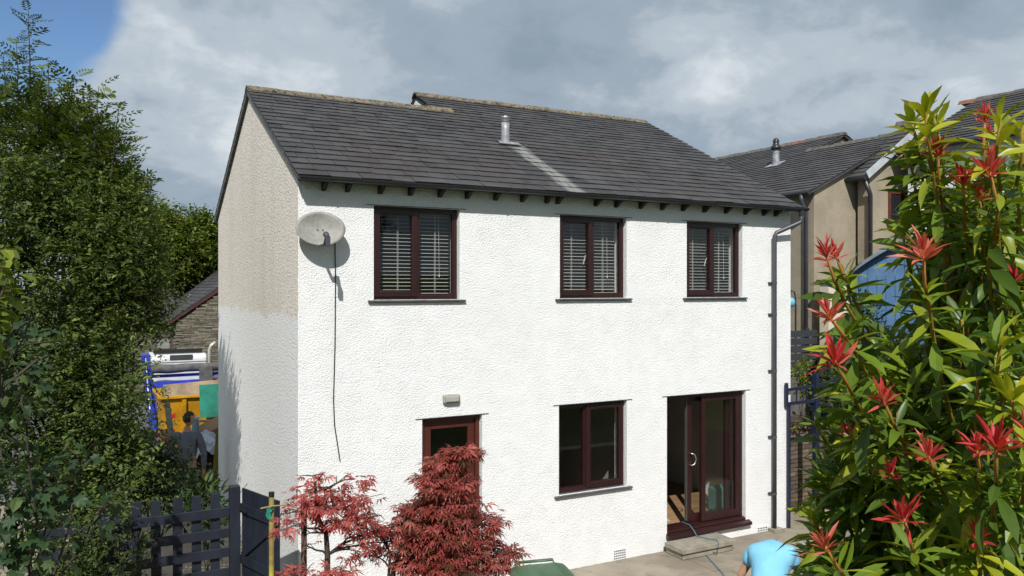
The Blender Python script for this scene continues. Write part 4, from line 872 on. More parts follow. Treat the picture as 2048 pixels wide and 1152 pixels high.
def barn():
    yb = 29.0; e = on_y(345, 640, yb); a = on_y(437, 577, yb); x0 = float(e[0]); sl = (a[2] - e[2]) / (a[0] - e[0]); xr_ = x0 + 4.6; zr = e[2] + sl * (xr_ - x0)
    B = thing('stone_barn', (xr_, yb, -.6), 'grey stone outbuilding with slate roof and dark red bargeboard beyond the lorry', 'building')
    sm = mat('stone_core', (.10, .09, .07), .95, .3, 3, .5, 20)
    xe = 2 * xr_ - x0; mb = MB(); mb.prism([(x0 + .15, yb, -.9), (xe - .15, yb, -.9), (xe - .15, yb, e[2] - .1), (xr_, yb, zr - .15), (x0 + .15, yb, e[2] - .1)], (0, 9, 0)); mb.build('wall', sm, B)
    w = on_y(326, 686, yb); w2 = (float(w[0]), float(w[2])); rr = random.Random(3); st = MB()
    z = -.6
    def stone_mat():
        m, nt, b = nodes('slate_stone'); at_ = nt.nodes.new('ShaderNodeAttribute'); at_.attribute_name = 'tone'
        c = mixc(nt, at_.outputs['Fac'], (.085, .072, .05), (.27, .24, .18)); c = mixc(nt, rmp(nt, tex(nt, 7, 5), .4, .7, 0, .6), c, (.13, .125, .11)); lk(nt, c, b.inputs['Base Color']); b.inputs['Roughness'].default_value = .95; return m
    while z < zr:
        h = rr.uniform(.035, .085); x = x0 - 1.6
        while x < xr_ + 3:
            l = rr.uniform(.14, .55); top = z + h * rr.uniform(.75, 1.1); lim = e[2] + sl * (x - x0) - .12 if x < xr_ else zr - sl * (x - xr_)
            if top < lim and x > x0 - .0 or (x <= x0 and top < e[2] - .6):
                if not (abs(x + l / 2 - w2[0]) < .34 + l / 2 and abs(z - w2[1]) < .34): st.box(x + .008, x + l - .008, yb - .03 - rr.uniform(0, .035), yb + .02, z + .006, top - .006, tone=rr.random())
            x += l
        z += h
    st.build('stones', stone_mat(), B, kind='stuff', fix=False)
    mb = MB(); ring(mb, w2[0] - .33, w2[0] + .33, w2[1] - .30, w2[1] + .30, .06, yb - .05, yb + .03); wf = mb.build('window', mat('brown_window', (.07, .045, .035), .6, .2), B)
    mb = MB(); mb.box(w2[0] - .27, w2[0] + .27, yb - .012, yb - .006, w2[1] - .24, w2[1] + .24); mb.build('pane', mat('dusty_pane', (.22, .23, .22), .2, .3, 3), wf)
    mb = MB(); mb.bar((x0 - .15, yb - .10, e[2] - .10), (xr_, yb - .10, zr - .09), .03, .17, up=(0, 0, 1)); mb.bar((xr_, yb - .10, zr - .09), (xe + .15, yb - .10, e[2] - .1), .03, .17); mb.build('bargeboard', mat('dark_red_board', (.085, .022, .02), .6, .2), B)
    rf = MB(); d = Vector((1, 0, sl)).normalized(); nrm = Vector((-sl, 0, 1)).normalized(); L = math.hypot(xr_ - x0 + .2, zr - e[2] + .2 * sl); p0 = Vector((x0 - .2, yb - .13, e[2] - .2 * sl))
    rf.prism([p0, p0 + d * L, p0 + d * L + nrm * .05, p0 + nrm * .05], (0, 9.4, 0)); d2 = Vector((-d.x, 0, d.z)); p1 = Vector((2 * xr_ - p0.x, p0.y, p0.z)); n2 = Vector((sl, 0, 1)).normalized(); rf.prism([p1, p1 + d2 * L, p1 + d2 * L + n2 * .05, p1 + n2 * .05], (0, 9.4, 0)); rf = rf.build('roof', MT['slate2'], B)
    ss = MB(); s = 0.
    while s < L - .1:
        y = yb - .15
        while y < yb + 9.3:
            l = rr.uniform(.3, .6); q = p0 + d * s; q.y = y; ss.prism([q + nrm * .075, q + d * .36 + nrm * .052, q + d * .36 + nrm * .06, q + nrm * .09], (0, l - .008, 0), tone=rr.random()); y += l
        s += .26
    ss.build('slates', MT['slate2'], rf, kind='stuff')
    # lean-to roof with small flue to the left
    c0 = on_y(330, 632, yb + 2.5); mb = MB(); mb.prism([(x0 - 3.4, yb + 2, c0[2] - .25), (x0 + .5, yb + 2, c0[2] - .25), (x0 + .5, yb + 6.5, c0[2] + 1.2), (x0 - 3.4, yb + 6.5, c0[2] + 1.2)], (0, 0, .09)); mb.build('lean_to_roof', MT['slate2'], B)
    mb = MB(); mb.box(x0 - 3.2, x0 + .14, yb + 2.2, yb + 6.4, -.9, c0[2] - .3); mb.build('lean_to_wall', sm, B)
    f = on_y(379, 598, yb + 5.2); mb = MB(); mb.lathe((f[0], f[1], f[2] - .5), [(.07, 0), (.07, .55), (.13, .56), (.13, .62), (.09, .63), (.09, .68), (.12, .69), (0, .74)], 12); mb.build('flue', MT['lead'], B)
barn()

# ================================================================== RIGHT: neighbours
MT['beige'] = mat('beige_roughcast', (.31, .265, .195), .95, .13, 2.0, .7, 40, fine=55); MT['verge'] = mat('dark_verge', (.05, .05, .05), .8, .2); MT['terracotta'] = mat('terracotta', (.21, .095, .055), .8, .3, 6)
def slope_slates(mb, o, along, up, nrm, la, lu, rr, e=.2, wmin=.24, wmax=.46):
    s = 0.
    while s < lu - .05:
        x = 0.
        while x < la - .02:
            w = min(rr.uniform(wmin, wmax), la - x); q = o + along * x + up * s; t = min(e * 1.3, lu - s); z = rr.uniform(0, .005)
            v = [q + nrm * (.026 + z), q + along * (w - .005) + nrm * (.026 + z), q + along * (w - .005) + up * t + nrm * .004, q + up * t + nrm * .004]; v += [p + nrm * .011 for p in v]
            mb.raw(v, [(4, 5, 6, 7), (0, 1, 5, 4), (1, 2, 6, 5), (3, 0, 4, 7)], rr.random()); x += w
        s += e
def yridge_house(H, x0, ridge, y0, y1, ze, sl, wallm, zg, rr, left_over=.22, slates=True, verge=.1, rt=.45, wall0=None):
    """part of a house whose ridge runs away along y; left eaves at x0-left_over"""
    zr = ze + sl * (ridge - x0); x1 = 2 * ridge - x0
    mb = MB(); mb.prism([(x0, y0, zg), (x1, y0, zg), (x1, y0, ze - .06), (ridge, y0, zr - .06), (x0, y0, ze - .06)], (0, y1 - y0, 0)); w = mb.build('wall', wallm, H)
    d = Vector((1, 0, sl)).normalized(); n = Vector((-sl, 0, 1)).normalized(); L = (ridge - x0 + left_over) / d.x; p = Vector((x0 - left_over, y0 - verge, ze - sl * left_over))
    mb = MB(); mb.prism([p - n * .05, p + d * L - n * .05, p + d * L, p], (0, y1 - y0 + 2 * verge, 0)); p2 = Vector((2 * ridge - p.x, p.y, p.z)); d2 = Vector((-d.x, 0, d.z)); n2 = Vector((sl, 0, 1)).normalized(); mb.prism([p2 - n2 * .05, p2 + d2 * L - n2 * .05, p2 + d2 * L, p2], (0, y1 - y0 + 2 * verge, 0)); rf = mb.build('roof', MT['verge'], H)
    ss = MB(); slope_slates(ss, p + Vector((0, -.015, 0)), Vector((0, 1, 0)), d, n, y1 - y0 + 2 * verge + .03, L, rr); slope_slates(ss, p2 + Vector((0, -.015, 0)), Vector((0, 1, 0)), d2, n2, y1 - y0 + 2 * verge + .03, L, rr); ss.build('slates', MT['slate2'], rf, kind='stuff', fix=False)
    y = y0 - verge - .02; k = 0
    while y < y1 + verge:
        mb = MB(); wv = .14; z = zr + rr.uniform(0, .02); prof = [(ridge - wv, z - wv * sl * .9), (ridge - wv * .4, z + .045), (ridge + wv * .4, z + .045), (ridge + wv, z - wv * sl * .9), (ridge, z - .02)]
        mb.prism([(a, y, b) for a, b in prof], (0, rt - .01, .012)); mb.build('ridge_tile', MT['terracotta'] if rr.random() < .10 else MT['ridge2'], rf); y += rt; k += 1
    mb = MB(); gx, gz_ = p.x - .03, p.z - .03; mb.tube([(gx, y0 - verge, gz_), (gx, y1 + verge, gz_)], .055, 8); mb.build('gutter', MT['gutter'], H)
    return w, rf
MT['ridge2'] = mat('grey_ridge', (.11, .10, .09), .9, .35, 8, .5, 20)
rrn = random.Random(21)
cn = at(1628, 375, 18.0); NX, NY, NE = float(cn[0]), float(cn[1]), float(cn[2]); ap = on_y(1815, 266, NY); NR = float(ap[0]); NS = (ap[2] - NE) / (NR - NX)
H = thing('neighbour_house', (NR, NY + 5, 1.2), 'beige roughcast house with slate roof, gable end facing the white house', 'house')
r = ray(1690, 268); tt = (NE + NS * (CAM[0] - NX) - CAM[2]) / (r[2] - NS * r[0]); p2 = CAM + r * tt
yridge_house(H, NX, NR, NY, float(p2[1]) + .0, NE, NS, MT['beige'], .5, rrn)
yridge_house(H, NX + .001, float(p2[0]), float(p2[1]) + .12, float(p2[1]) + 13, NE + .001, NS, MT['beige'], .5, rrn, verge=.1)
mb = MB(); q = on_x(1622, 420, NX - .09); mb.tube([(NX - .26, NY + .12, NE - .16), (NX - .26, NY + .12, NE - .3), (NX - .07, NY + .16, NE - .55), (NX - .07, NY + .16, 1.2)], .045, 8); mb.build('downpipe', MT['pipe'], H, smooth=True)
def nflue():
    r = ray(1552, 331); t = (NE + NS * (CAM[0] - NX) - CAM[2]) / (r[2] - NS * r[0]); c = CAM + r * t
    mb = MB(); mb.lathe(c, [(.10, -.2), (.095, .3), (.09, .42)], 16); o = mb.build('flue', MT['lead'], H, smooth=True); mb = MB(); mb.lathe(c, [(.09, .42), (.13, .43), (.14, .52), (.10, .54), (.08, .62), (.09, .68), (.05, .74), (0, .76)], 16); mb.build('flue_cap', MT['gutter'], o, smooth=True)
    mb = MB(); d = Vector((1, 0, NS)).normalized(); n = Vector((-NS, 0, 1)).normalized(); cc = Vector(c); mb.obox(cc + n * .045 - d * .02, (d, (0, 1, 0), n), (.2, .22, .008)); mb.build('flashing', MT['lead'], o)
nflue()
# projecting wing with pale verge and brown window
wy = NY - .42; e1 = on_y(1733, 345, wy); a1 = on_y(1792, 292, wy); wsl = (a1[2] - e1[2]) / (a1[0] - e1[0]); WX = float(e1[0]); WR = WX + 2.1
H2 = thing('gabled_wing', (WR, wy, 1.2), 'projecting beige wing with pale roof edge and brown framed window', 'house')
wl_, rf2 = yridge_house(H2, WX + .1, WR, wy, NY - .11, float(e1[2]) + .06, wsl, MT['beige'], .5, rrn, left_over=.25, verge=.12)
mb = MB(); z0 = float(e1[2]) + .06 - .25 * wsl - .1 * 0; mb.bar((WX - .15, wy - .14, z0 + .02), (WR, wy - .14, float(e1[2]) + .06 + wsl * (WR - WX - .1) + .02), .025, .16); mb.build('bargeboard', mat('pale_lead_edge', (.42, .45, .48), .5, .15, 3), H2)
mb = MB(); mb.tube([(WX - .12, wy - .06, float(e1[2]) - .2), (WX + .04, wy - .07, float(e1[2]) - .5), (WX + .04, wy - .07, 1.2)], .05, 8); mb.build('downpipe', MT['gutter'], H2, smooth=True)
q = on_y(1792, 415, wy); mb = MB(); ring(mb, float(q[0]) - .28, float(q[0]) + .85, float(q[2]) - .36, float(q[2]) + .38, .07, wy - .03, wy + .05); mb.box(float(q[0]) + .25, float(q[0]) + .31, wy - .03, wy + .05, float(q[2]) - .3, float(q[2]) + .3); wn = mb.build('window', mat('brown_frame', (.12, .03, .02), .5, .2), H2)
mb = MB(); mb.box(float(q[0]) - .2, float(q[0]) + .78, wy - .012, wy - .006, float(q[2]) - .28, float(q[2]) + .3); mb.build('pane', mat('dark_pane', (.02, .022, .025), .1, .1), wn)
mb = MB(); mb.box(float(q[0]) - .34, float(q[0]) + .9, wy - .08, wy - .001, float(q[2]) - .42, float(q[2]) - .365); mb.build('sill', MT['verge'], wn)
# pale house further right
q = at(2048, 182, 18.8); PRX, PRY, PRZ = float(q[0]), float(q[1]), float(q[2]); psl = .5
H3 = thing('pale_house', (PRX, 0, 1.2), 'white-walled house with dark slate roof half hidden behind the red-tipped bush', 'house')
pw = MT['white']; yridge_house(H3, PRX - 2.75, PRX, -2.2, 2.55, PRZ - psl * 2.75, psl, pw, .5, rrn)
# summerhouse with a curved roof
def summerhouse():
    d = 15.0; p = at(1700, 540, d); c = at(1865, 470, d); x0 = Vector((p[0], p[1], 0)); rr_ = ray(1700, 576); bk = Matrix.Rotation(R_(-9), 3, 'Z') @ Vector((rr_[0], rr_[1], 0)).normalized(); ax = Vector((bk.y, -bk.x, 0)); wd = 3.05; z0 = 1.10; ze = float(p[2]) - .05; zt = float(c[2]) + .02
    S = thing('summerhouse', x0 + ax * wd / 2 + Vector((0, 0, z0)), 'blue boarded summerhouse with grey curved roof behind the red-tipped bush', 'summerhouse'); bm = mat('blue_boards', (.075, .16, .30), .65, .15, 4, .15, 30); rm = mat('blue_grey_felt', (.16, .20, .25), .8, .15, 5)
    arc = lambda t: ze + (zt - ze) * math.sin(math.pi * min(max(t, 0), 1)) ** .9
    nb = 20
    for i in range(nb):
        a, b = i / nb, (i + 1) / nb; A = x0 + ax * (wd * a + .004); B = x0 + ax * (wd * b - .004); mb = MB(); mb.prism([A + Vector((0, 0, z0)), B + Vector((0, 0, z0)), B + Vector((0, 0, arc(b) - .03)), A + Vector((0, 0, arc(a) - .03))], bk * .02); mb.build('board', bm, S)
    mb = MB(); mb.prism([x0 + bk * .021 + Vector((0, 0, z0)), x0 + ax * wd + bk * .021 + Vector((0, 0, z0)), x0 + ax * wd + bk * .021 + Vector((0, 0, ze - .05)), x0 + bk * .021 + Vector((0, 0, ze - .05))], bk * 1.7); mb.build('side_wall', bm, S)
    prof = [x0 + ax * (wd * t) + Vector((0, 0, arc(t))) for t in np.linspace(-.045, 1.045, 25)]; prof[0].z -= .06; prof[-1].z -= .06; mb = MB(); mb.prism([q - bk * .16 for q in prof] + [q - bk * .16 - Vector((0, 0, .07)) for q in prof[::-1]], bk * 2.05); mb.build('roof', rm, S)
    for z in (1.9, 3.0, 3.6):
        mb = MB(); mb.bar(x0 - bk * .012 + Vector((0, 0, z)), x0 + ax * wd - bk * .012 + Vector((0, 0, z)), .02, .07); mb.build('rail', bm, S)
summerhouse()
# brick planter wall, dark fence, railing
def brick_wall():
    x0 = 9.36; a = on_y(1586, 875, 1.6); y = .62; zt = 1.30; B = thing('brick_wall', (9.4, y, 0), 'brown brick retaining wall at the foot of the raised bed past the downpipe', 'wall'); rr = random.Random(6)
    mb = MB(); mb.box(8.05, 10.0, y + .02, y + .3, -.1, zt - .03); mb.build('mortar', mat('mortar', (.10, .092, .08), .95, .2, 8), B)
    bms = [mat('brick_%s' % n, c, .9, .25, 9, .4, 40) for n, c in (('brown', (.115, .085, .058)), ('buff', (.15, .115, .078)), ('dark', (.085, .064, .048)))]
    me = {}; r = 0
    for z in np.arange(.0, zt - .05, .075):
        x = 8.05 - (.11 if r % 2 else 0)
        while x < 9.9:
            key = rr.randrange(3)
            if key not in me: mb = MB(); mb.box(.005, .218, 0, .09, .005, .068); me[key] = mb.mesh('brick', bms[key])
            o = bpy.data.objects.new('brick', me[key]); COL.objects.link(o); setp(o, B); o.matrix_basis = Matrix.Translation((x, y + rr.uniform(-.004, .004), float(z))); x += .225
        r += 1
    mb = MB(); mb.box(8.0, 10.1, y + .3, y + 1.9, -.1, zt - .07); mb.build('raised_bed', MT['soil'], kind='structure')
brick_wall()
def dark_fence():
    y = 3.0; F = thing('slatted_fence', (9.2, y, 1.2), 'dark grey horizontal slat fence between the two houses', 'fence'); m = mat('charcoal_fence', (.035, .040, .047), .7, .2, 5)
    a = on_y(1600, 660, y); b = on_y(1600, 752, y); zt, zb = float(a[2]), float(b[2]); k = 6; l = (zt - zb) / k
    for i in range(k): mb = MB(); mb.box(8.2, 12.0, y, y + .02, zb + i * l + .012, zb + (i + 1) * l - .012); mb.build('slat', m, F, bevel=.003)
    for x in (8.3, 9.9, 11.7): mb = MB(); mb.box(x, x + .08, y + .021, y + .1, 1.15, zt + .03); mb.build('post', m, F)
    mb = MB(); mb.box(8.2, 12.1, y - .05, y + .25, -.1, zb - .02); mb.build('plinth', mat('plinth_stone', (.12, .11, .10), .9, .3, 5, .5, 15), F)
    # stone wall with upright coping behind
    y2 = 4.4; t = on_y(1600, 632, y2); c = on_y(1600, 662, y2); S = thing('coped_wall', (9.6, y2, 1.2), 'pale stone wall topped by upright coping stones behind the dark fence', 'wall'); sm = [mat('coping_%d' % i, cc, .95, .3, 8, .5, 15) for i, cc in enumerate(((.17, .16, .12), (.11, .11, .085), (.22, .20, .16)))]
    mb = MB(); mb.box(8.6, 12.0, y2, y2 + .35, 1.0, float(c[2])); mb.build('wall', sm[0], S); rr = random.Random(4); x = 8.6
    while x < 11.9:
        w = rr.uniform(.05, .10); mb = MB(); h = float(t[2]) + rr.uniform(-.06, .03); s = rr.uniform(-.03, .03); mb.prism([(x, y2 - .02, float(c[2])), (x + w, y2 - .02, float(c[2])), (x + w + s, y2 - .02, h), (x + w / 2 + s, y2 - .02, h + .02), (x + s, y2 - .02, h - .02)], (0, .3, 0)); mb.build('coping_stone', sm[rr.randrange(3)], S); x += w + .012
dark_fence()
def railing():
    y = -.05; L = thing('metal_railing', (HW, y, 0), 'navy metal railing frame standing by the house corner and downpipe', 'railing'); m = MT['navymetal']
    xa = float(on_y(1573, 790, y)[0]); za, zb = float(on_y(1573, 766, y)[2]), float(on_y(1573, 808, y)[2]); xb = xa + .68; z1 = float(on_y(1573, 780, y)[2])
    xa2 = float(on_y(1577.5, 900, y)[0]); 
    mb = MB(); mb.box(xa - .022, xa + .022, y - .02, y + .02, zb - .03, za); mb.build('upright', m, L); mb = MB(); mb.box(xa2 - .02, xa2 + .02, y - .02, y + .02, .005, zb - .005); mb.build('post', m, L)
    mb = MB(); mb.box(xb - .04, xb + .04, y - .03, y + .05, .005, za + .12); mb.build('post', m, L)
    mb = MB(); mb.bar((xa, y, z1), (xb - .04, y, z1 + .03), .03, .045); mb.build('rail', m, L); mb = MB(); mb.bar((xa, y, zb), (xb - .04, y, zb + .01), .03, .05); mb.build('rail', m, L)
    mb = MB(); mb.bar((xb + .04, y, z1 + .03), (xb + 1.2, y, z1 + .2), .03, .045); mb.build('rail', m, L)
    for k in range(1, 3): mb = MB(); x = xa + (xb - xa) * k / 3; mb.box(x - .009, x + .009, y - .009, y + .009, zb + .02, z1 + .02); mb.build('baluster', m, L)
railing()
def lantern():
    q = at(1579, 600, 17.2); t = thing('hanging_lamp', q, 'small light blue lamp on a black bracket, just showing past the white wall', 'lamp'); mb = MB(); mb.lathe((q[0], q[1], q[2] - .16), [(0, 0), (.10, .02), (.12, .12), (.09, .19), (.03, .22), (0, .23)], 14); mb.build('shade', mat('pale_blue_enamel', (.16, .45, .60), .4, .1), t, smooth=True)
    mb = MB(); q2 = Vector(q); mb.tube([q2 + Vector((0, 0, .06)), q2 + Vector((.05, 0, .2)), q2 + Vector((.2, .05, .17)), q2 + Vector((.26, .07, .02)), q2 + Vector((.26, .07, -.12))], .014, 6); mb.tube([q2 + Vector((.26, .07, -.1)), (q2.x + .26, q2.y + .07, 1.1)], .02, 6); mb.build('bracket', MT['gutter'], t)
lantern()
q = at(1664, 590, 17.4); mb = MB(); t = thing('garden_store', (q[0], q[1], 1.15), 'cream painted garden store behind the red-tipped bush', 'store'); mb.box(float(q[0]) - .1, float(q[0]) + .75, float(q[1]), float(q[1]) + .25, 1.15, float(q[2]) + .28); mb.build('body', mat('cream_boards', (.60, .54, .42), .7, .08, 6), t, bevel=.01); mb = MB(); mb.box(float(q[0]) - .15, float(q[0]) + .8, float(q[1]) - .04, float(q[1]) + .29, float(q[2]) + .282, float(q[2]) + .33); mb.build('lid', MT['verge'], t)

# ================================================================== PEOPLE
def skin_mesh(name, chains, mtl, parent=None, sub=2, root=0, **tags):
    """chains: lists of (point, radius); equal first points join to an existing vertex"""
    V = []; Rr = []; Ed = []
    def vid(p, r):
        for i, q in enumerate(V):
            if (Vector(q) - Vector(p)).length < 1e-5: return i
        V.append(tuple(p)); Rr.append(r); return len(V) - 1
    for ch in chains:
        prev = None
        for p, r in ch:
            i = vid(p, r)
            if prev is not None and prev != i: Ed.append((prev, i))
            prev = i
    me = bpy.data.meshes.new(name); me.from_pydata(V, Ed, []); o = bpy.data.objects.new(name, me); COL.objects.link(o)
    o.modifiers.new('skin', 'SKIN').use_smooth_shade = True
    if not me.skin_vertices:
        bpy.context.view_layer.objects.active = o
    sv = me.skin_vertices[0].data
    for i, r in enumerate(Rr): sv[i].radius = (r if isinstance(r, tuple) else (r, r)); sv[i].use_root = (i == root)
    md = o.modifiers.new('sub', 'SUBSURF'); md.levels = sub; md.render_levels = sub
    dg = bpy.context.evaluated_depsgraph_get(); ev = bpy.data.meshes.new_from_object(o.evaluated_get(dg))
    bpy.data.objects.remove(o); ev.materials.clear(); ev.materials.append(mtl); ev.name = name
    ev.polygons.foreach_set('use_smooth', [True] * len(ev.polygons))
    o = bpy.data.objects.new(name, ev); COL.objects.link(o)
    if parent: setp(o, parent)
    tag(o, **tags); return o
MT['skin'] = mat('skin', (.42, .23, .15), .55, .12, 8); MT['hair'] = mat('dark_hair', (.035, .022, .016), .8, .3, 40, .6, 90)
MT['grey_shirt'] = mat('grey_sweatshirt', (.12, .135, .165), .9, .2, 6, .5, 25); MT['jeans'] = mat('dark_trousers', (.02, .024, .035), .9, .25, 8, .3, 40)
MT['blue_shirt'] = mat('light_blue_tshirt', (.20, .50, .70), .85, .08, 4, 1., 7); MT['shoe'] = mat('dark_shoe', (.02, .018, .016), .6, .2)
def frame_pts(base, ang):
    f = Vector((math.sin(ang), math.cos(ang), 0)); s = Vector((math.cos(ang), -math.sin(ang), 0))     # facing, right side
    return lambda r, fw, z: Vector(base) + s * r + f * fw + Vector((0, 0, z))
def hand(wr, d, curl, P, side):
    """palm, four fingers and a thumb leaving the side of the palm"""
    d = Vector(d).normalized(); c = Vector(curl).normalized(); s = d.cross(c).normalized() * side
    palm = wr + d * .075; ch = [[(wr, .024), (wr + d * .04, .030), (palm, .032)]]
    for k, L in enumerate((.075, .085, .08, .062)):
        b = palm + s * (.030 - .020 * k) + d * .008; m = b + d * L * .45 + c * L * .15; t = b + d * L * .65 + c * L * .6; ch.append([(palm, .032), (b, .010), (m, .009), (t, .007)])
    tb = wr + d * .035 + s * .032; ch.append([(wr + d * .04, .030), (tb, .011), (tb + d * .035 + s * .015 + c * .012, .010), (tb + d * .06 + c * .03, .008)])
    return ch
def head_mesh(c, fdir, up, name, parent, hair=True, r=.098):
    f = Vector(fdir).normalized(); u = (Vector(up) - f * Vector(up).dot(f)).normalized(); s = f.cross(u)
    def shell(grow, cut, name, m):
        mb = MB(); n1, n2 = 14, 20
        for i in range(n1 + 1):
            th = math.pi * i / n1
            for j in range(n2):
                ph = 2 * math.pi * j / n2; x, y, z = math.sin(th) * math.cos(ph), math.sin(th) * math.sin(ph), math.cos(th)
                ry = .098 + .012 * (z > 0); k = 1 - .22 * max(0, -z) ** 1.5
                q = Vector((x * .077 * k, y * ry * k * (1 - .1 * max(0, -z) * (y < 0)), z * .122)) * grow
                if y > .75 and -.35 < z < .05 and cut is None: q.y += .016 * max(0, 1 - abs(x) * 4)         # nose
                mb.v.append(tuple(Vector(c) + s * q.x + f * q.y + u * q.z))
        for i in range(n1):
            zc = math.cos(math.pi * (i + .5) / n1)
            for j in range(n2):
                yc = math.sin(2 * math.pi * (j + .5) / n2) * math.sin(math.pi * (i + .5) / n1)
                if cut is not None and not (zc > .42 + .55 * yc if yc > -.2 else zc > -.45): continue
                mb.f.append((i * n2 + j, i * n2 + (j + 1) % n2, (i + 1) * n2 + (j + 1) % n2, (i + 1) * n2 + j)); mb.t.append(.5)
        return mb.build(name, m, parent, smooth=True)
    hd = shell(1., None, 'head', MT['skin'])
    for sd in (-1, 1):
        mb = MB(); mb.lathe(Vector(c) + s * (.078 * sd) - f * .005, [(0, 0), (.02, 0), (.03, .012), (.024, .02), (0, .014)], 10, axis=s * sd + f * -.4); mb.build('ear', MT['skin'], parent, smooth=True)
        mb = MB(); mb.lathe(Vector(c) + s * (.031 * sd) + f * .085 + u * .005, [(0, 0), (.012, .002), (.008, .010), (0, .012)], 8, axis=f); mb.build('eye', MT['black'], parent)
    mb = MB(); mb.obox(Vector(c) + f * .093 - u * .058, (s, f, u), (.022, .004, .004)); mb.build('mouth', mat('lips', (.3, .12, .1), .5, .1), parent)
    if hair: shell(1.055, 1, 'hair', MT['hair'])
# man in grey carrying a board beside the gable
def man_grey():
    base = at(372, 900, 13.4); base[2] = -.012; B = thing('person', base, 'person in grey sweatshirt walking away along the gable, holding an orange board', 'person')
    P = frame_pts(base, R_(28)); pel = P(0, 0, .95)
    sh = 1.47; LS_, RS_ = P(-.19, .03, sh - .02), P(.19, .05, sh - .05)
    rw = P(.27, .06, .86); re = P(.30, -.01, 1.16); le = P(-.30, .10, 1.18); lw = P(-.22, .30, 1.05)
    neck = P(0, .05, 1.52); ch0 = P(0, .04, 1.30)
    body = [[(pel, (.15, .11)), (P(0, .02, 1.12), (.14, .10)), (ch0, (.165, .11)), (P(0, .045, 1.43), (.13, .09)), (neck, .055), (P(0, .07, 1.60), .05)],
            [(ch0, (.165, .11)), (RS_, .055), (re, .042), (rw, .028)], [(ch0, (.165, .11)), (LS_, .055), (le, .042), (lw, .028)],
            [(pel, (.15, .11)), (P(.09, .02, .86), .085), (P(.10, .12, .48), .058), (P(.10, .02, .10), .042), (P(.10, .16, .045), .04)],
            [(pel, (.15, .11)), (P(-.09, .0, .86), .085), (P(-.10, -.02, .48), .058), (P(-.10, -.20, .12), .042), (P(-.10, -.08, .045), .04)]]
    body += hand(rw, P(.27, .07, .76) - rw, P(0, 0, 0) - P(1, 0, 0), P, 1) + hand(lw, P(-.16, .42, 1.0) - lw, (0, 0, -1), P, 1)
    skin_mesh('body', body, MT['skin'], B)
    head_mesh(P(.01, .10, 1.69), P(.55, 1, -.1) - P(0, 0, 0), (0, 0, 1), 'head', B)
    g = .016
    skin_mesh('sweatshirt', [[(P(0, 0, .93), (.175, .135)), (P(0, .02, 1.12), (.165, .125)), (ch0, (.18, .13)), (P(0, .045, 1.45), (.13, .10)), (P(0, .045, 1.51), .07)],
        [(ch0, (.18, .13)), (RS_, .075), (re, .058), (rw + Vector((0, 0, .02)), .042)], [(ch0, (.18, .13)), (LS_, .075), (le, .058), (lw, .042)]], MT['grey_shirt'], B)
    skin_mesh('trousers', [[(P(0, 0, .97), (.155, .12)), (pel, (.165, .125)), (P(.09, .02, .84), .10), (P(.10, .12, .48), .075), (P(.10, .02, .10), .062)],
        [(pel, (.165, .125)), (P(-.09, 0, .84), .10), (P(-.10, -.02, .48), .075), (P(-.10, -.20, .12), .062)]], MT['jeans'], B)
    for r, fw, z in ((.10, .08, .0), (-.10, -.14, .0)):
        mb = MB(); q = [P(r - .045, fw - .12, z), P(r + .045, fw - .12, z), P(r + .05, fw + .10, z), P(r, fw + .17, z), P(r - .05, fw + .10, z)]; mb.prism(q, (0, 0, .10)); mb.build('shoe', MT['shoe'], B, bevel=.03)
    brd = thing('orange_board', P(.3, .1, .3), 'orange-brown wooden board held down in the hand of the person in grey', 'board')
    mb = MB(); a = P(.285, .07, .80); b = P(.42, .10, .14); mb.bar(a, b, .115, .022, up=P(0, 1, 0) - P(0, 0, 0)); mb.build('plank', mat('orange_wood', (.45, .13, .025), .5, .25, 6), brd, bevel=.004)
man_grey()
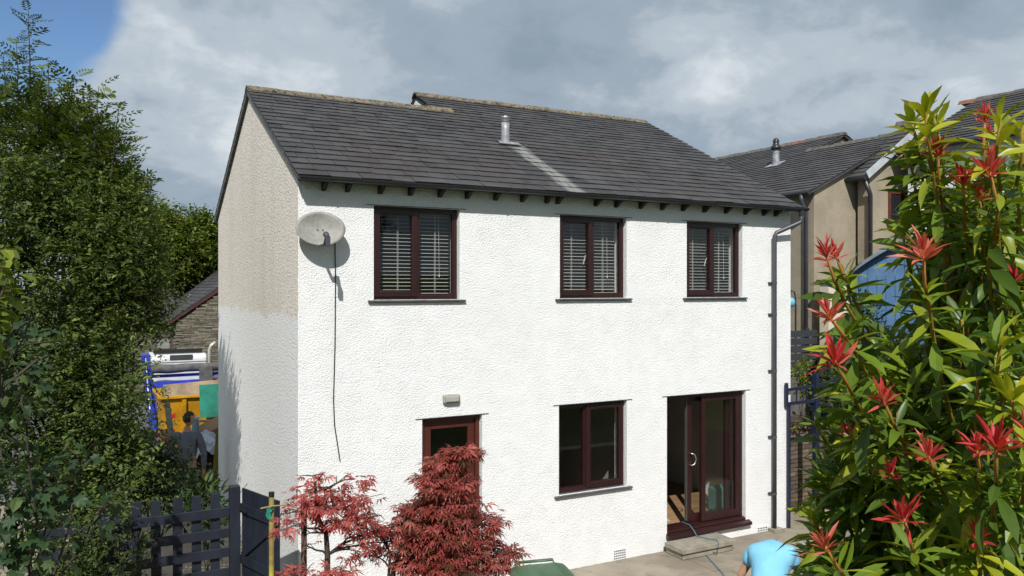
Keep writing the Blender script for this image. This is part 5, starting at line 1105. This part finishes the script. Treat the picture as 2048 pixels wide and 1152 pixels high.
# person in a blue t-shirt bending over the patio
def man_blue():
    base = at(1541, 1140, 9.0); base[2] = .0; B = thing('person', base, 'person in light blue t-shirt bending over on the concrete patio', 'person')
    P = frame_pts(base, R_(50)); pel = P(0, -.24, .66); ch0 = P(0, .14, .88); up_ = P(0, .30, .87)
    RS_, LS_ = P(.21, .18, .84), P(-.21, .15, .82); le = P(-.35, .15, .55); lw = P(-.30, .34, .38); re = P(.28, .30, .66); rw = P(.2, .46, .44); neck = P(0, .45, .90)
    body = [[(pel, .10), (P(0, -.06, .84), .10), (ch0, .10), (up_, .085), (neck, .055), (P(0, .52, .85), .05)],
            [(ch0, .10), (RS_, .06), (re, .045), (rw, .03)], [(ch0, .10), (LS_, .06), (le, .045), (lw, .03)],
            [(pel, .10), (P(.10, -.12, .68), .09), (P(.13, .10, .40), .062), (P(.12, -.10, .10), .042), (P(.13, .04, .04), .04)],
            [(pel, .10), (P(-.10, -.12, .68), .09), (P(-.13, .10, .40), .062), (P(-.12, -.10, .10), .042), (P(-.13, .04, .04), .04)]]
    body += hand(lw, (P(.05, .1, -.12) - P(0, 0, 0)), P(1, 0, -.3) - P(0, 0, 0), P, 1) + hand(rw, (P(-.05, .1, -.12) - P(0, 0, 0)), P(-1, 0, -.3) - P(0, 0, 0), P, 1)
    skin_mesh('body', body, MT['skin'], B)
    head_mesh(P(0, .63, .76), P(0, .55, -1) - P(0, 0, 0), P(0, 1, .4) - P(0, 0, 0), 'head', B)
    skin_mesh('t_shirt', [[(P(0, -.34, .54), .20), (P(0, -.22, .66), .205), (P(0, -.06, .79), .21), (P(0, .12, .87), .21), (P(0, .30, .86), .15), (P(0, .42, .88), .08)],
        [(P(0, .12, .87), .21), (P(.20, .17, .85), .125), (P(.265, .21, .72), .09)], [(P(0, .12, .87), .21), (P(-.20, .15, .82), .12), (P(-.30, .15, .70), .088)]], MT['blue_shirt'], B)
    skin_mesh('trousers', [[(P(0, -.14, .79), (.16, .12)), (pel, (.165, .135)), (P(.10, -.12, .66), .105), (P(.13, .10, .40), .08), (P(.12, -.10, .10), .065)],
        [(pel, (.165, .135)), (P(-.10, -.12, .66), .105), (P(-.13, .10, .40), .08), (P(-.12, -.10, .10), .065)]], MT['jeans'], B)
    for r in (.12, -.12):
        mb = MB(); q = [P(r - .045, -.16, 0), P(r + .045, -.16, 0), P(r + .05, .06, 0), P(r, .13, 0), P(r - .05, .06, 0)]; mb.prism(q, (0, 0, .10)); mb.build('shoe', MT['shoe'], B, bevel=.03)
man_blue()

# ================================================================== VEGETATION
MT['bark'] = mat('bark', (.060, .048, .036), .9, .35, 8, .7, 25, stretch=(1, 1, .25)); MT['bark_pale'] = mat('pale_bark', (.15, .13, .10), .9, .3, 8, .5, 25, stretch=(1, 1, .25))
GREEN_OVAL = [leaf_oval(.55, .12, .15), leaf_oval(.48, .08, .25), leaf_oval(.6, .15, .05)]
def woody(T, base, targets, r0, rng, m, name='trunk', forks=.35, r1=.008):
    mb = MB(); base = np.array(base, float); c = np.mean(targets, axis=0); top = base + (c - base) * forks
    branch(mb, base, top, r0, r0 * .75, rng, .05, 5, 8); tr = mb.build(name, m, T, smooth=True)
    for t in targets:
        mb = MB(); P = branch(mb, top + rng.normal(0, r0 * .2, 3), t, r0 * .45, r1, rng, .10, 5, 6)
        for k in (2, 3, 4): branch(mb, P[k], P[k] + (np.array(t) - P[k]) * .6 + rng.normal(0, min(.22, .5 * np.linalg.norm(np.array(t) - P[k])), 3), r0 * .16, r1 * .6, rng, .1, 3, 5)
        mb.build('branch', m, T, smooth=True)
    return tr
def plant(name, label, cat, base, blobs, n, size, shapes, m, seed, axis_up=.1, jit=.55, shell=.45, gap=-.35, gs=3., single=0, r0=.05, bark=None, forks=.3, tone=(.0, 1.), up_bias=1.2, group=None, ntarget=None, svar=.3, part='leaf', spray=None):
    rng = np.random.default_rng(seed); T = thing(name, base, label, cat, group)
    P, out, r, q = crown(rng, blobs, n, shell, gap, gs, seed)
    if spray:                       # leaves set along short twigs, alternate left and right
        k, ln = spray; P, out, r, q = P[::k], out[::k], r[::k], q[::k]; D_, S_, N_ = rnd_frames(rng, out * .9 + np.array([0, 0, .3]), 1.2, .45); m_ = len(P)
        t = np.tile(np.arange(k) / k - .35, m_); rep = lambda a: np.repeat(a, k, axis=0); L_ = rep(ln * np.exp(rng.normal(0, .3, m_)))
        sgn = np.tile(np.where(np.arange(k) % 2, 1., -1.), m_); P = rep(P) + rep(D_) * (t * L_)[:, None] + rep(N_) * (-.35 * L_ * np.clip(t, 0, 1) ** 2)[:, None] + rng.normal(0, .008, (m_ * k, 3))
        out = rep(D_) * .55 + rep(S_) * (sgn * .8)[:, None]; q = rep(q + rng.normal(0, .55, m_)); axis_up = -.1; jit = .22
    A, S, N = rnd_frames(rng, out + np.array([0, 0, axis_up]), up_bias, jit)
    sz = size * np.exp(rng.normal(0, svar, len(P)))
    tn = np.clip(tone[0] + (tone[1] - tone[0]) * (.5 + .22 * rng.normal(0, 1, len(P)) + .16 * q), 0, 1)
    foliage(T, shapes, P, A, S, N, sz, tn, m, single, part=part, rng=rng)
    tg = [b[0] for b in blobs][:ntarget] if ntarget else [b[0] for b in blobs]
    if r0: woody(T, base, tg, r0, rng, bark or MT['bark'], forks=forks)
    return T
def gpos(px, d, z):
    p = at(px, 576, d); return (float(p[0]), float(p[1]), z)
# --- left: ash with pinnate leaves on upright shoots
MT['ash'] = leaf_mat('ash_leaf', (.035, .058, .012), (.080, .125, .022), (.19, .24, .05), .35)
MT['hedge'] = leaf_mat('hedge_leaf', (.032, .060, .016), (.088, .138, .035), (.23, .28, .07), .38)
MT['dark'] = leaf_mat('dark_leaf', (.014, .028, .009), (.028, .054, .016), (.08, .115, .032), .25)
MT['syc'] = leaf_mat('sycamore_leaf', (.018, .042, .016), (.036, .075, .026), (.10, .15, .04), .3)
MT['hazel'] = leaf_mat('hazel_leaf', (.07, .11, .015), (.16, .22, .025), (.28, .33, .04), .4)
MT['lightshrub'] = leaf_mat('light_shrub_leaf', (.03, .06, .014), (.07, .115, .03), (.17, .21, .06), .3)
MT['far'] = leaf_mat('far_tree_leaf', (.045, .075, .010), (.11, .165, .022), (.24, .28, .045), .35)
def ash():
    rng = np.random.default_rng(31); D = 11.; base = gpos(110, D, -.1); T = thing('ash_tree', base, 'tall ash tree with upright feathery shoots rising above the hedge', 'tree')
    shoots = [((60, 235), (57, 22)), ((38, 260), (33, 88)), ((100, 300), (97, 128)), ((12, 250), (8, 105)), ((128, 300), (150, 150)), ((185, 350), (198, 172)), ((222, 360), (238, 214)), ((205, 330), (172, 185)),
              ((245, 400), (246, 292)), ((275, 440), (287, 384)), ((150, 330), (120, 190)), ((70, 330), (75, 150)), ((20, 330), (-20, 160)), ((215, 400), (222, 250)), ((-30, 300), (-60, 90)), ((160, 360), (183, 220))]
    pos = []; ax = []
    for (a, b) in shoots:
        d = D + rng.uniform(-.6, .6); p, q = at(*a, d), at(*b, d + rng.uniform(-.1, .1)); mb = MB(); P = branch(mb, p, q, .013, .004, rng, .03, 6, 5); mb.build('shoot', MT['bark'], T)
        L = np.linalg.norm(q - p); k = int(L / .060); ph = rng.uniform(0, 6)
        for i in range(k):
            t = (i + .5) / k; t = t ** .85; c = p + (q - p) * t; ph += 2.4
            for e in (0, math.pi) if t < .93 else (0,):
                pos.append(c); o = RT * math.cos(ph + e) + FW * math.sin(ph + e); ax.append(o + UP * (.25 + .7 * t ** 6))
    pos = np.array(pos); ax = np.array(ax)
    P2, out, r, qq = crown(rng, [blob(80, 320, D, 130, 120, .9), blob(185, 360, D, 65, 110, .7), blob(20, 275, D, 70, 90, .7), blob(235, 400, D, 40, 70, .5), blob(130, 300, D, 60, 80, .5)], 2200, .5, -.2, 2.6, 3)
    pos = np.concatenate([pos, P2]); ax = np.concatenate([ax, out + np.array([0, 0, .1])])
    A, S, N = rnd_frames(rng, ax, 1.3, .22); sz = .25 * np.exp(rng.normal(0, .22, len(pos))); tn = np.clip(.5 + .2 * rng.normal(0, 1, len(pos)), 0, 1)
    foliage(T, [leaf_pinnate(5, .055, .35), leaf_pinnate(4, .06, .2), leaf_pinnate(5, .05, .5)], pos, A, S, N, sz, tn, MT['ash'], 300, part='leaf', rng=rng)
    woody(T, base, [at(80, 300, D), at(185, 360, D), at(20, 240, D), at(110, 230, D), at(230, 400, D)], .09, rng, MT['bark_pale'], forks=.45)
ash()
plant('hedge', 'dense tall small-leaved hedge filling the garden boundary left of the gate', 'hedge', gpos(150, 9.6, -.1),
      [blob(110, 560, 9.8, 170, 190, .9), blob(225, 520, 10.2, 95, 150, .8), blob(283, 570, 10.5, 48, 100, .6), blob(60, 420, 10, 130, 120, .9), blob(210, 410, 10.5, 70, 90, .6), blob(140, 800, 9.5, 170, 190, .8), blob(203, 760, 9.9, 45, 130, .6), blob(262, 480, 10.5, 45, 90, .5), blob(150, 1000, 9.2, 160, 140, .7), blob(315, 640, 10.5, 26, 36, .4), blob(250, 895, 9.8, 50, 75, .5), blob(20, 700, 9.2, 90, 300, .8)],
      98000, .054, GREEN_OVAL, MT['hedge'], 41, gap=-.42, gs=4.2, spray=(14, .34), r0=.08, forks=.25, tone=(-.1, 1.05), bark=MT['bark'])
plant('sycamore_sapling', 'broad-leaved sycamore sapling growing in front of the hedge', 'tree', gpos(60, 6.5, .6), [blob(90, 960, 6.5, 135, 85, .5), blob(30, 745, 6.1, 55, 110, .4), blob(190, 905, 6.8, 60, 70, .4), blob(60, 1090, 6.2, 90, 60, .4), blob(20, 1000, 6.2, 60, 130, .3), blob(215, 1010, 6.7, 35, 60, .3)],
      680, .100, [leaf_lobed(.2), leaf_lobed(.35), leaf_oval(.75, .1, .3)], MT['syc'], 42, gap=-.5, gs=3, single=300, r0=.022, jit=.4, axis_up=-.35, tone=(-.05, 1.0), svar=.25)
plant('hazel_bush', 'yellow-green hazel branch reaching in front of the dark hedge', 'bush', gpos(-120, 3.6, 1.5), [blob(-10, 530, 3.6, 45, 55, .15), blob(-25, 600, 3.6, 55, 50, .15), blob(10, 495, 3.7, 30, 28, .1), blob(-60, 650, 3.5, 60, 90, .2)], 190, .062, [leaf_oval(.85, .1, .25), leaf_oval(.8, .05, .35)], MT['hazel'], 43, gap=-.6, single=170, r0=.02, jit=.4, axis_up=-.3, svar=.22)
plant('light_shrub', 'light green small-leaved shrub spilling over the end of the picket fence', 'shrub', gpos(235, 8.3, 0), [blob(235, 1075, 8.3, 70, 85, .35), blob(285, 1060, 8.45, 38, 32, .2), blob(215, 1150, 8.2, 110, 60, .4), blob(150, 1120, 8.2, 80, 60, .4), blob(302, 1042, 8.5, 14, 12, .1)], 5200, .042, GREEN_OVAL, MT['lightshrub'], 44, spray=(12, .22), gap=-.2, gs=6, r0=.02, svar=.25)
plant('dark_shrub', 'dark evergreen shrub behind the picket fence by the person in grey', 'shrub', gpos(318, 10.6, 0), [blob(318, 925, 10.7, 42, 55, .4), blob(360, 955, 11., 38, 52, .35), blob(283, 915, 10.5, 40, 42, .4), blob(330, 985, 10.3, 70, 40, .4), blob(272, 960, 10.2, 45, 60, .4)], 8500, .045, GREEN_OVAL, MT['dark'], 45, spray=(12, .25), gap=-.35, gs=5, r0=.03)
plant('laurel_plant', 'glossy broad-leaved plant behind the pickets near the gate post', 'plant', gpos(415, 9.9, 0), [blob(408, 995, 9.9, 30, 34, .25), blob(436, 1005, 9.7, 18, 26, .15), blob(380, 1030, 9.6, 50, 40, .25), blob(425, 1070, 9.6, 22, 40, .2)], 420, .12, [leaf_lance(.34, .05, .3), leaf_oval(.5, .08, .3)], MT['syc'], 46, gap=-.6, single=120, r0=.015, jit=.4, axis_up=.5)
# --- background trees beyond the barn
far_src = []
for i, (lab, px, py, d, rx, ry, sd, nn) in enumerate((('round leafy tree behind the stone outbuilding', 330, 500, 44, 62, 75, 51, 15000), ('leafy tree rising behind the house gable and barn', 405, 510, 47, 55, 78, 52, 15000), ('tall dark tree behind the hedge and outbuilding', 225, 520, 50, 70, 90, 53, 12000), ('wide tree behind the white gable, with bare twigs', 470, 540, 52, 70, 95, 54, 9000))):
    b = [blob(px, py, d, rx * .75, ry, 2.2), blob(px - rx * .5, py + 20, d, rx * .5, ry * .6, 1.6), blob(px + rx * .5, py + 15, d, rx * .55, ry * .65, 1.6), blob(px - rx * .15, py - ry * .55, d, rx * .4, ry * .5, 1.4), blob(px + rx * .3, py - ry * .45, d, rx * .35, ry * .45, 1.3), blob(px, py + ry * .7, d, rx * .9, ry * .5, 2)]
    T = plant('leafy_tree', lab, 'tree', gpos(px, d, -.75), b, nn * 2, .20, GREEN_OVAL, MT['far'], sd, spray=(12, 1.1), gap=-.35, gs=1.1, r0=.22, forks=.35, bark=MT['bark_pale'], group='trees beyond the yard', tone=(-.05, 1.0)); far_src.append(T)
# trees across the garden behind the camera: they show as reflections in the windows
def copy_tree(src, loc, label):
    r = src.copy(); COL.objects.link(r); r.location = loc; r['label'] = label; r['group'] = 'trees on the far side of the garden'
    for ch in [c for c in src.children]:
        c = ch.copy(); COL.objects.link(c); c.parent = r; c.matrix_parent_inverse = ch.matrix_parent_inverse
for i, (x, y) in enumerate(((-30, -27), (-22, -31), (-14, -27), (-6, -30), (2, -26), (9, -29), (17, -26))): copy_tree(far_src[i % 3], (x, y, 2.2), 'leafy tree on the garden side opposite the white house')
# --- small plants on the right
plant('yellow_green_plant', 'small yellow-green leafy plant growing by the navy railing', 'plant', gpos(1602, 14.6, 1.2), [blob(1598, 742, 14.6, 18, 18, .2), blob(1606, 775, 14.6, 18, 22, .2), blob(1612, 725, 14.8, 12, 12, .15)], 420, .06, GREEN_OVAL, MT['hazel'], 61, gap=-.4, gs=7, r0=.01)
plant('bed_shrub', 'dark shrub in the raised bed behind the brick wall', 'shrub', gpos(1690, 14.5, 1.2), [blob(1680, 760, 14.5, 40, 80, .4), blob(1725, 700, 14.5, 50, 110, .5), blob(1640, 830, 14.3, 18, 22, .3)], 4200, .07, GREEN_OVAL, MT['dark'], 62, gap=-.3, gs=4, r0=.03)
def leaf_litter():
    rng = np.random.default_rng(9); n = 500; P = np.stack([rng.uniform(8.2, 10, n), rng.uniform(.7, 2.3, n), np.full(n, 1.25) + rng.uniform(0, .05, n)], 1); A, S, N = rnd_frames(rng, rng.normal(0, 1, (n, 3)), 2., .2)
    o = bpy.data.objects.new('leaf_litter', merge_leaves('leaf_litter', GREEN_OVAL, P, A, S, N, np.full(n, .08), rng.random(n), rng.integers(0, 3, n), leaf_mat('dead_leaf', (.05, .03, .015), (.12, .07, .035), (.22, .14, .08), 0))); COL.objects.link(o); tag(o, 'brown dead leaves lying on the raised bed', 'leaves', kind='stuff')
leaf_litter()
# --- red maples
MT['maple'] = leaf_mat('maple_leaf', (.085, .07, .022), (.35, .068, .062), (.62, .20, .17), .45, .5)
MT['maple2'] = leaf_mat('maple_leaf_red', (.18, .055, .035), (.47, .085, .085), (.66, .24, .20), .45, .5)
PALM = [leaf_palmate(7, 115, .095, .22), leaf_palmate(7, 105, .085, .4), leaf_palmate(5, 95, .11, .3)]
def tier(px, py, d, rx, ry, rd): return blob(px, py, d, rx, ry, rd)
def maple(name, label, base, tiers, n, m, seed, trunk_px, tone):
    rng = np.random.default_rng(seed); T = thing(name, base, label, 'tree'); P, out, r, q = crown(rng, tiers, n, .5, -.10, 8.5, seed)
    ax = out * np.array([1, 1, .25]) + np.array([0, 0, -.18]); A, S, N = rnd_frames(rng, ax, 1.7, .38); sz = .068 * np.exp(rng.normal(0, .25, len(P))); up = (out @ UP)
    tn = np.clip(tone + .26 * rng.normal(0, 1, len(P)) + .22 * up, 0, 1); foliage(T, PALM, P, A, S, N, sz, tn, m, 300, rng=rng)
    mb = MB(); tp = [at(*p) for p in trunk_px]; mb.tube([base] + tp, [.034] + [.026 - .018 * i / len(tp) for i in range(len(tp))], 8); mb.build('trunk', MT['bark'], T, smooth=True)
    for t in tiers:
        k = min(range(len(tp)), key=lambda i: np.linalg.norm(tp[i] - t[0]) + (.3 if tp[i][2] > t[0][2] else 0)); mb = MB(); B = branch(mb, tp[k], t[0], .011, .004, rng, .12, 4, 5)
        for e in range(5): branch(mb, B[rng.integers(2, 5)], t[0] + (RT * rng.uniform(-1, 1) * t[1][0] + UP * rng.uniform(-.6, .8) * t[1][1] + FW * rng.uniform(-1, 1) * t[1][2]) * .9, .005, .002, rng, .1, 3, 4)
        mb.build('branch', MT['bark'], T, smooth=True)
MB1 = gpos(660, 6.2, .85)
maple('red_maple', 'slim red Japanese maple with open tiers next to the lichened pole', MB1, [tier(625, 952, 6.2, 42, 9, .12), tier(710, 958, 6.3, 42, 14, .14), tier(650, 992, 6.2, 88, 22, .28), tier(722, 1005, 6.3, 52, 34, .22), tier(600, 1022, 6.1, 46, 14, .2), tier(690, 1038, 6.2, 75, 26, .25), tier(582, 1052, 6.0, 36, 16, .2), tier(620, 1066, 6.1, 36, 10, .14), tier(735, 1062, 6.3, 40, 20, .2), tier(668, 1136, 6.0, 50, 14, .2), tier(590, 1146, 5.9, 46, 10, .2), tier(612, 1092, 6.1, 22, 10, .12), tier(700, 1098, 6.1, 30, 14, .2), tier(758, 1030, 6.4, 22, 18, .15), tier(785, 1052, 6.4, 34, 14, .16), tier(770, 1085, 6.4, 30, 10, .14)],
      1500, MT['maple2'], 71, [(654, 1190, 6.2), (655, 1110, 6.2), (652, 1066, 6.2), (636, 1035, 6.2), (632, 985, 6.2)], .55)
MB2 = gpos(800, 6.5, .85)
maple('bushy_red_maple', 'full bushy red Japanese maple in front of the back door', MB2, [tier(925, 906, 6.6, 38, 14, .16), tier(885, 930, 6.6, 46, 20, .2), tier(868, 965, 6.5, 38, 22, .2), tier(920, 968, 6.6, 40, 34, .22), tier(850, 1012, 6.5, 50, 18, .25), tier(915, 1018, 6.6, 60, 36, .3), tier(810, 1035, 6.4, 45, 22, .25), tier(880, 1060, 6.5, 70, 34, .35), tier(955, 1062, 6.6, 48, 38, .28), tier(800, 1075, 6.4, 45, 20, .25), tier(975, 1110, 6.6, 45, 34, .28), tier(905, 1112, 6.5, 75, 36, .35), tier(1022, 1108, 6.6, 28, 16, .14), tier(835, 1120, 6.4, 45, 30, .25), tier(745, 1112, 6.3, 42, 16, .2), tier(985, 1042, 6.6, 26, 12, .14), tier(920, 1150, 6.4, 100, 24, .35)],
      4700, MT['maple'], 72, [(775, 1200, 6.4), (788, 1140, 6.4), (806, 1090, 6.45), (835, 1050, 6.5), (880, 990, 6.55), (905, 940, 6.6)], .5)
mb = MB(); rng = np.random.default_rng(4); branch(mb, MB2, at(765, 1075, 6.4), .02, .008, rng, .08, 6, 6); branch(mb, at(778, 1130, 6.4), at(930, 1080, 6.5), .014, .005, rng, .08, 5, 6); mb.build('branch', MT['bark'], bpy.data.objects['bushy_red_maple'])
# --- pieris: whorls of glossy leaves, red young shoots
MT['pieris'] = leaf_mat('pieris_leaf', (.045, .095, .014), (.16, .25, .02), (.48, .48, .025), .34, .38, .4)
MT['pieris_red'] = leaf_mat('pieris_young_leaf', (.50, .03, .035), (.68, .075, .075), (.74, .28, .18), .4, .45, .3)
MT['pieris_stem'] = leaf_mat('pieris_stem', (.20, .12, .02), (.32, .22, .03), (.42, .16, .04), 0, .6, .3)
def pieris():
    rng = np.random.default_rng(81); base = gpos(1980, 2.6, 2.2); T = thing('pieris_bush', base, 'large green bush with bright red young shoots in the foreground', 'bush')
    red = [(1650, 512, 2.2, 1.), (1668, 508, 2.3, .8), (1664, 632, 2.1, 1.), (1672, 722, 2.0, 1.25), (1772, 798, 2.0, .9), (1838, 508, 2.0, 1.2), (1862, 912, 2.0, 1.1), (1784, 945, 2.1, .8), (1812, 1038, 1.9, 1.2), (1654, 1092, 1.8, 1.0), (1872, 305, 2.3, .95), (1922, 362, 2.2, .95), (1985, 345, 2.1, 1.2), (1958, 390, 2.3, .7), (1985, 890, 1.75, 1.2), (1950, 900, 1.9, 1.), (1952, 1075, 1.9, 1.), (1968, 238, 2.5, .9), (1978, 270, 2.6, .7), (1693, 860, 2.3, .55), (2035, 560, 2.2, .8), (1850, 255, 2.6, .6), (2060, 880, 1.8, 1.2), (2003, 470, 2.4, .5)]
    tips = [(x, y, d * .80, s, 1) for x, y, d, s in red]
    for x, y, d, s in ((1852, 225, 2.0, 1.3), (1875, 235, 2.2, 1.1), (1998, 240, 1.9, 1.2), (2045, 250, 2.0, 1.), (1825, 245, 2.3, 1.), (1955, 760, 1.8, 1.3), (2000, 690, 1.7, 1.3), (1920, 640, 2., 1.1), (2030, 800, 1.7, 1.3), (1800, 455, 2.2, 1.), (1690, 560, 2.4, .8)): tips.append((x, y, d * .88, s, 2 if y < 260 else 0))
    poly = [(1755, 330), (1790, 290), (1900, 300), (2000, 330), (2120, 330), (2120, 1260), (1590, 1260), (1620, 1060), (1640, 900), (1665, 780), (1660, 680), (1672, 640), (1790, 670), (1850, 570), (1805, 440)]
    def inside(x, y):
        c = False; j = len(poly) - 1
        for i in range(len(poly)):
            (xi, yi), (xj, yj) = poly[i], poly[j]
            if (yi > y) != (yj > y) and x < (xj - xi) * (y - yi) / (yj - yi) + xi: c = not c
            j = i
        return c
    k = 0
    for k in range(34): tips.append((rng.uniform(1612, 1780), rng.uniform(840, 1200), rng.uniform(1.9, 2.35), rng.uniform(.85, 1.1), 0))
    k = 0
    while k < 255:
        x, y = rng.uniform(1600, 2120), rng.uniform(280, 1260)
        if inside(x, y): tips.append((x, y, rng.uniform(1.95, 2.9), rng.uniform(.8, 1.15), 0)); k += 1
    gp, ga, gs_, gt = [], [], [], []; rp, ra, rs, rt = [], [], [], []; B = np.array(base); stems = MB(); redstem = MB()
    for x, y, d, s, kind in tips:
        tip = at(x, y, d); root = at(1990 + (x - 1990) * .25, max(y + 330, 1050), d * .5 + 1.35); root = tip + (root - tip) * min(1., .62 / np.linalg.norm(root - tip))
        n = 9; P = []; sag = rng.uniform(-.03, .05)
        for i in range(n + 1):
            t = i / n; q = root + (tip - root) * t; q = q + np.array([0, 0, -1.]) * sag * math.sin(math.pi * t) + RT * rng.normal(0, .004); P.append(q)
        up = (P[-1] - P[-4]); up = up / np.linalg.norm(up); up = up + np.array([0, 0, .8]); up /= np.linalg.norm(up)
        stems.tube(P[:-1], [.0065 - .0035 * i / n for i in range(n)], 6, tone=.3); redstem.tube(P[-3:], [.0042, .0038, .003], 6, tone=.9 if kind == 1 else .4)
        L = sum(np.linalg.norm(P[i + 1] - P[i]) for i in range(n)); sd = np.cross(up, FW); sd /= np.linalg.norm(sd); bk = np.cross(sd, up); ph = rng.uniform(0, 6)
        bare = .075 * s if kind == 1 else 0.
        m = int(rng.integers(26, 34)); so_ = rng.normal(0, .16)
        for i in range(m):                         # green leaves in a spiral, crowded near the tip
            u = bare + .30 * (i / m) ** 1.5 + (.004 if kind != 1 else 0); f = max(0, 1 - u / L) * n; a = int(min(n - 1, f)); c = P[a] + (P[a + 1] - P[a]) * (f - a); ph += 2.4
            el = math.radians(58 - 75 * min(1, (u - bare) / .16) + rng.normal(0, 12)) if kind != 1 else math.radians(35 - 60 * min(1, (u - bare) / .16) + rng.normal(0, 12))
            o = (sd * math.cos(ph) + bk * math.sin(ph)) * math.cos(el) + up * math.sin(el); gp.append(c); ga.append(o); gs_.append(.090 * (.62 + .5 * min(1, (u - bare) / .05)) * rng.uniform(.8, 1.15) * (.85 + .15 * s)); young = kind == 2 and u < .10
            gt.append(np.clip((.9 if young else .47 + so_) + .17 * rng.normal() - (0 if kind == 2 else .9 * max(0, u - .08)), 0, 1))
        if kind == 1:
            m = int(14 + 6 * s); ct = rng.uniform(.1, .75)
            for i in range(m):
                ph += 2.4; el = math.radians(86 - 66 * (i / m) + rng.normal(0, 7)); o = (sd * math.cos(ph) + bk * math.sin(ph)) * math.cos(el) + up * math.sin(el)
                rp.append(P[-1] - up * .016 * (i / m)); ra.append(o); rs.append(.050 * s * rng.uniform(.65, 1.15)); rt.append(np.clip(ct + .15 * rng.normal() + .25 * (i / m), 0, 1))
    def put(p, a, s, t, shapes, m, single, part, mass, ub, jit):
        A, S, N = rnd_frames(rng, np.array(a), ub, jit); foliage(T, shapes, np.array(p), A, S, N, np.array(s), np.array(t), m, single, part, mass, rng)
    put(gp, ga, gs_, gt, [leaf_lance(.24, .05, .18), leaf_lance(.28, .06, .34), leaf_lance(.22, .03, .08), leaf_lance(.25, .07, .5)], MT['pieris'], 300, 'leaf', 'foliage', 1.4, .10)
    put(rp, ra, rs, rt, [leaf_lance(.17, .05, .12), leaf_lance(.15, .04, .32), leaf_lance(.20, .05, .05), leaf_lance(.16, .05, -.12)], MT['pieris_red'], 300, 'young_leaf', 'young_foliage', 1.2, .08)
    stems.build('stems', MT['pieris_stem'], T, smooth=True, kind='stuff'); redstem.build('young_stems', MT['pieris_stem'], T, smooth=True, kind='stuff')
    rb = np.random.default_rng(2)
    for t in ((1700, 1150, 2.3), (1830, 1000, 2.3), (1930, 800, 2.4), (2000, 700, 2.4), (2060, 900, 2.5), (1880, 1150, 2.2)):
        mb = MB(); branch(mb, B + rb.normal(0, .05, 3) * np.array([1, 1, 0]), at(*t), .022, .008, rb, .06, 6, 7); mb.build('branch', MT['bark'], T, smooth=True)
pieris()
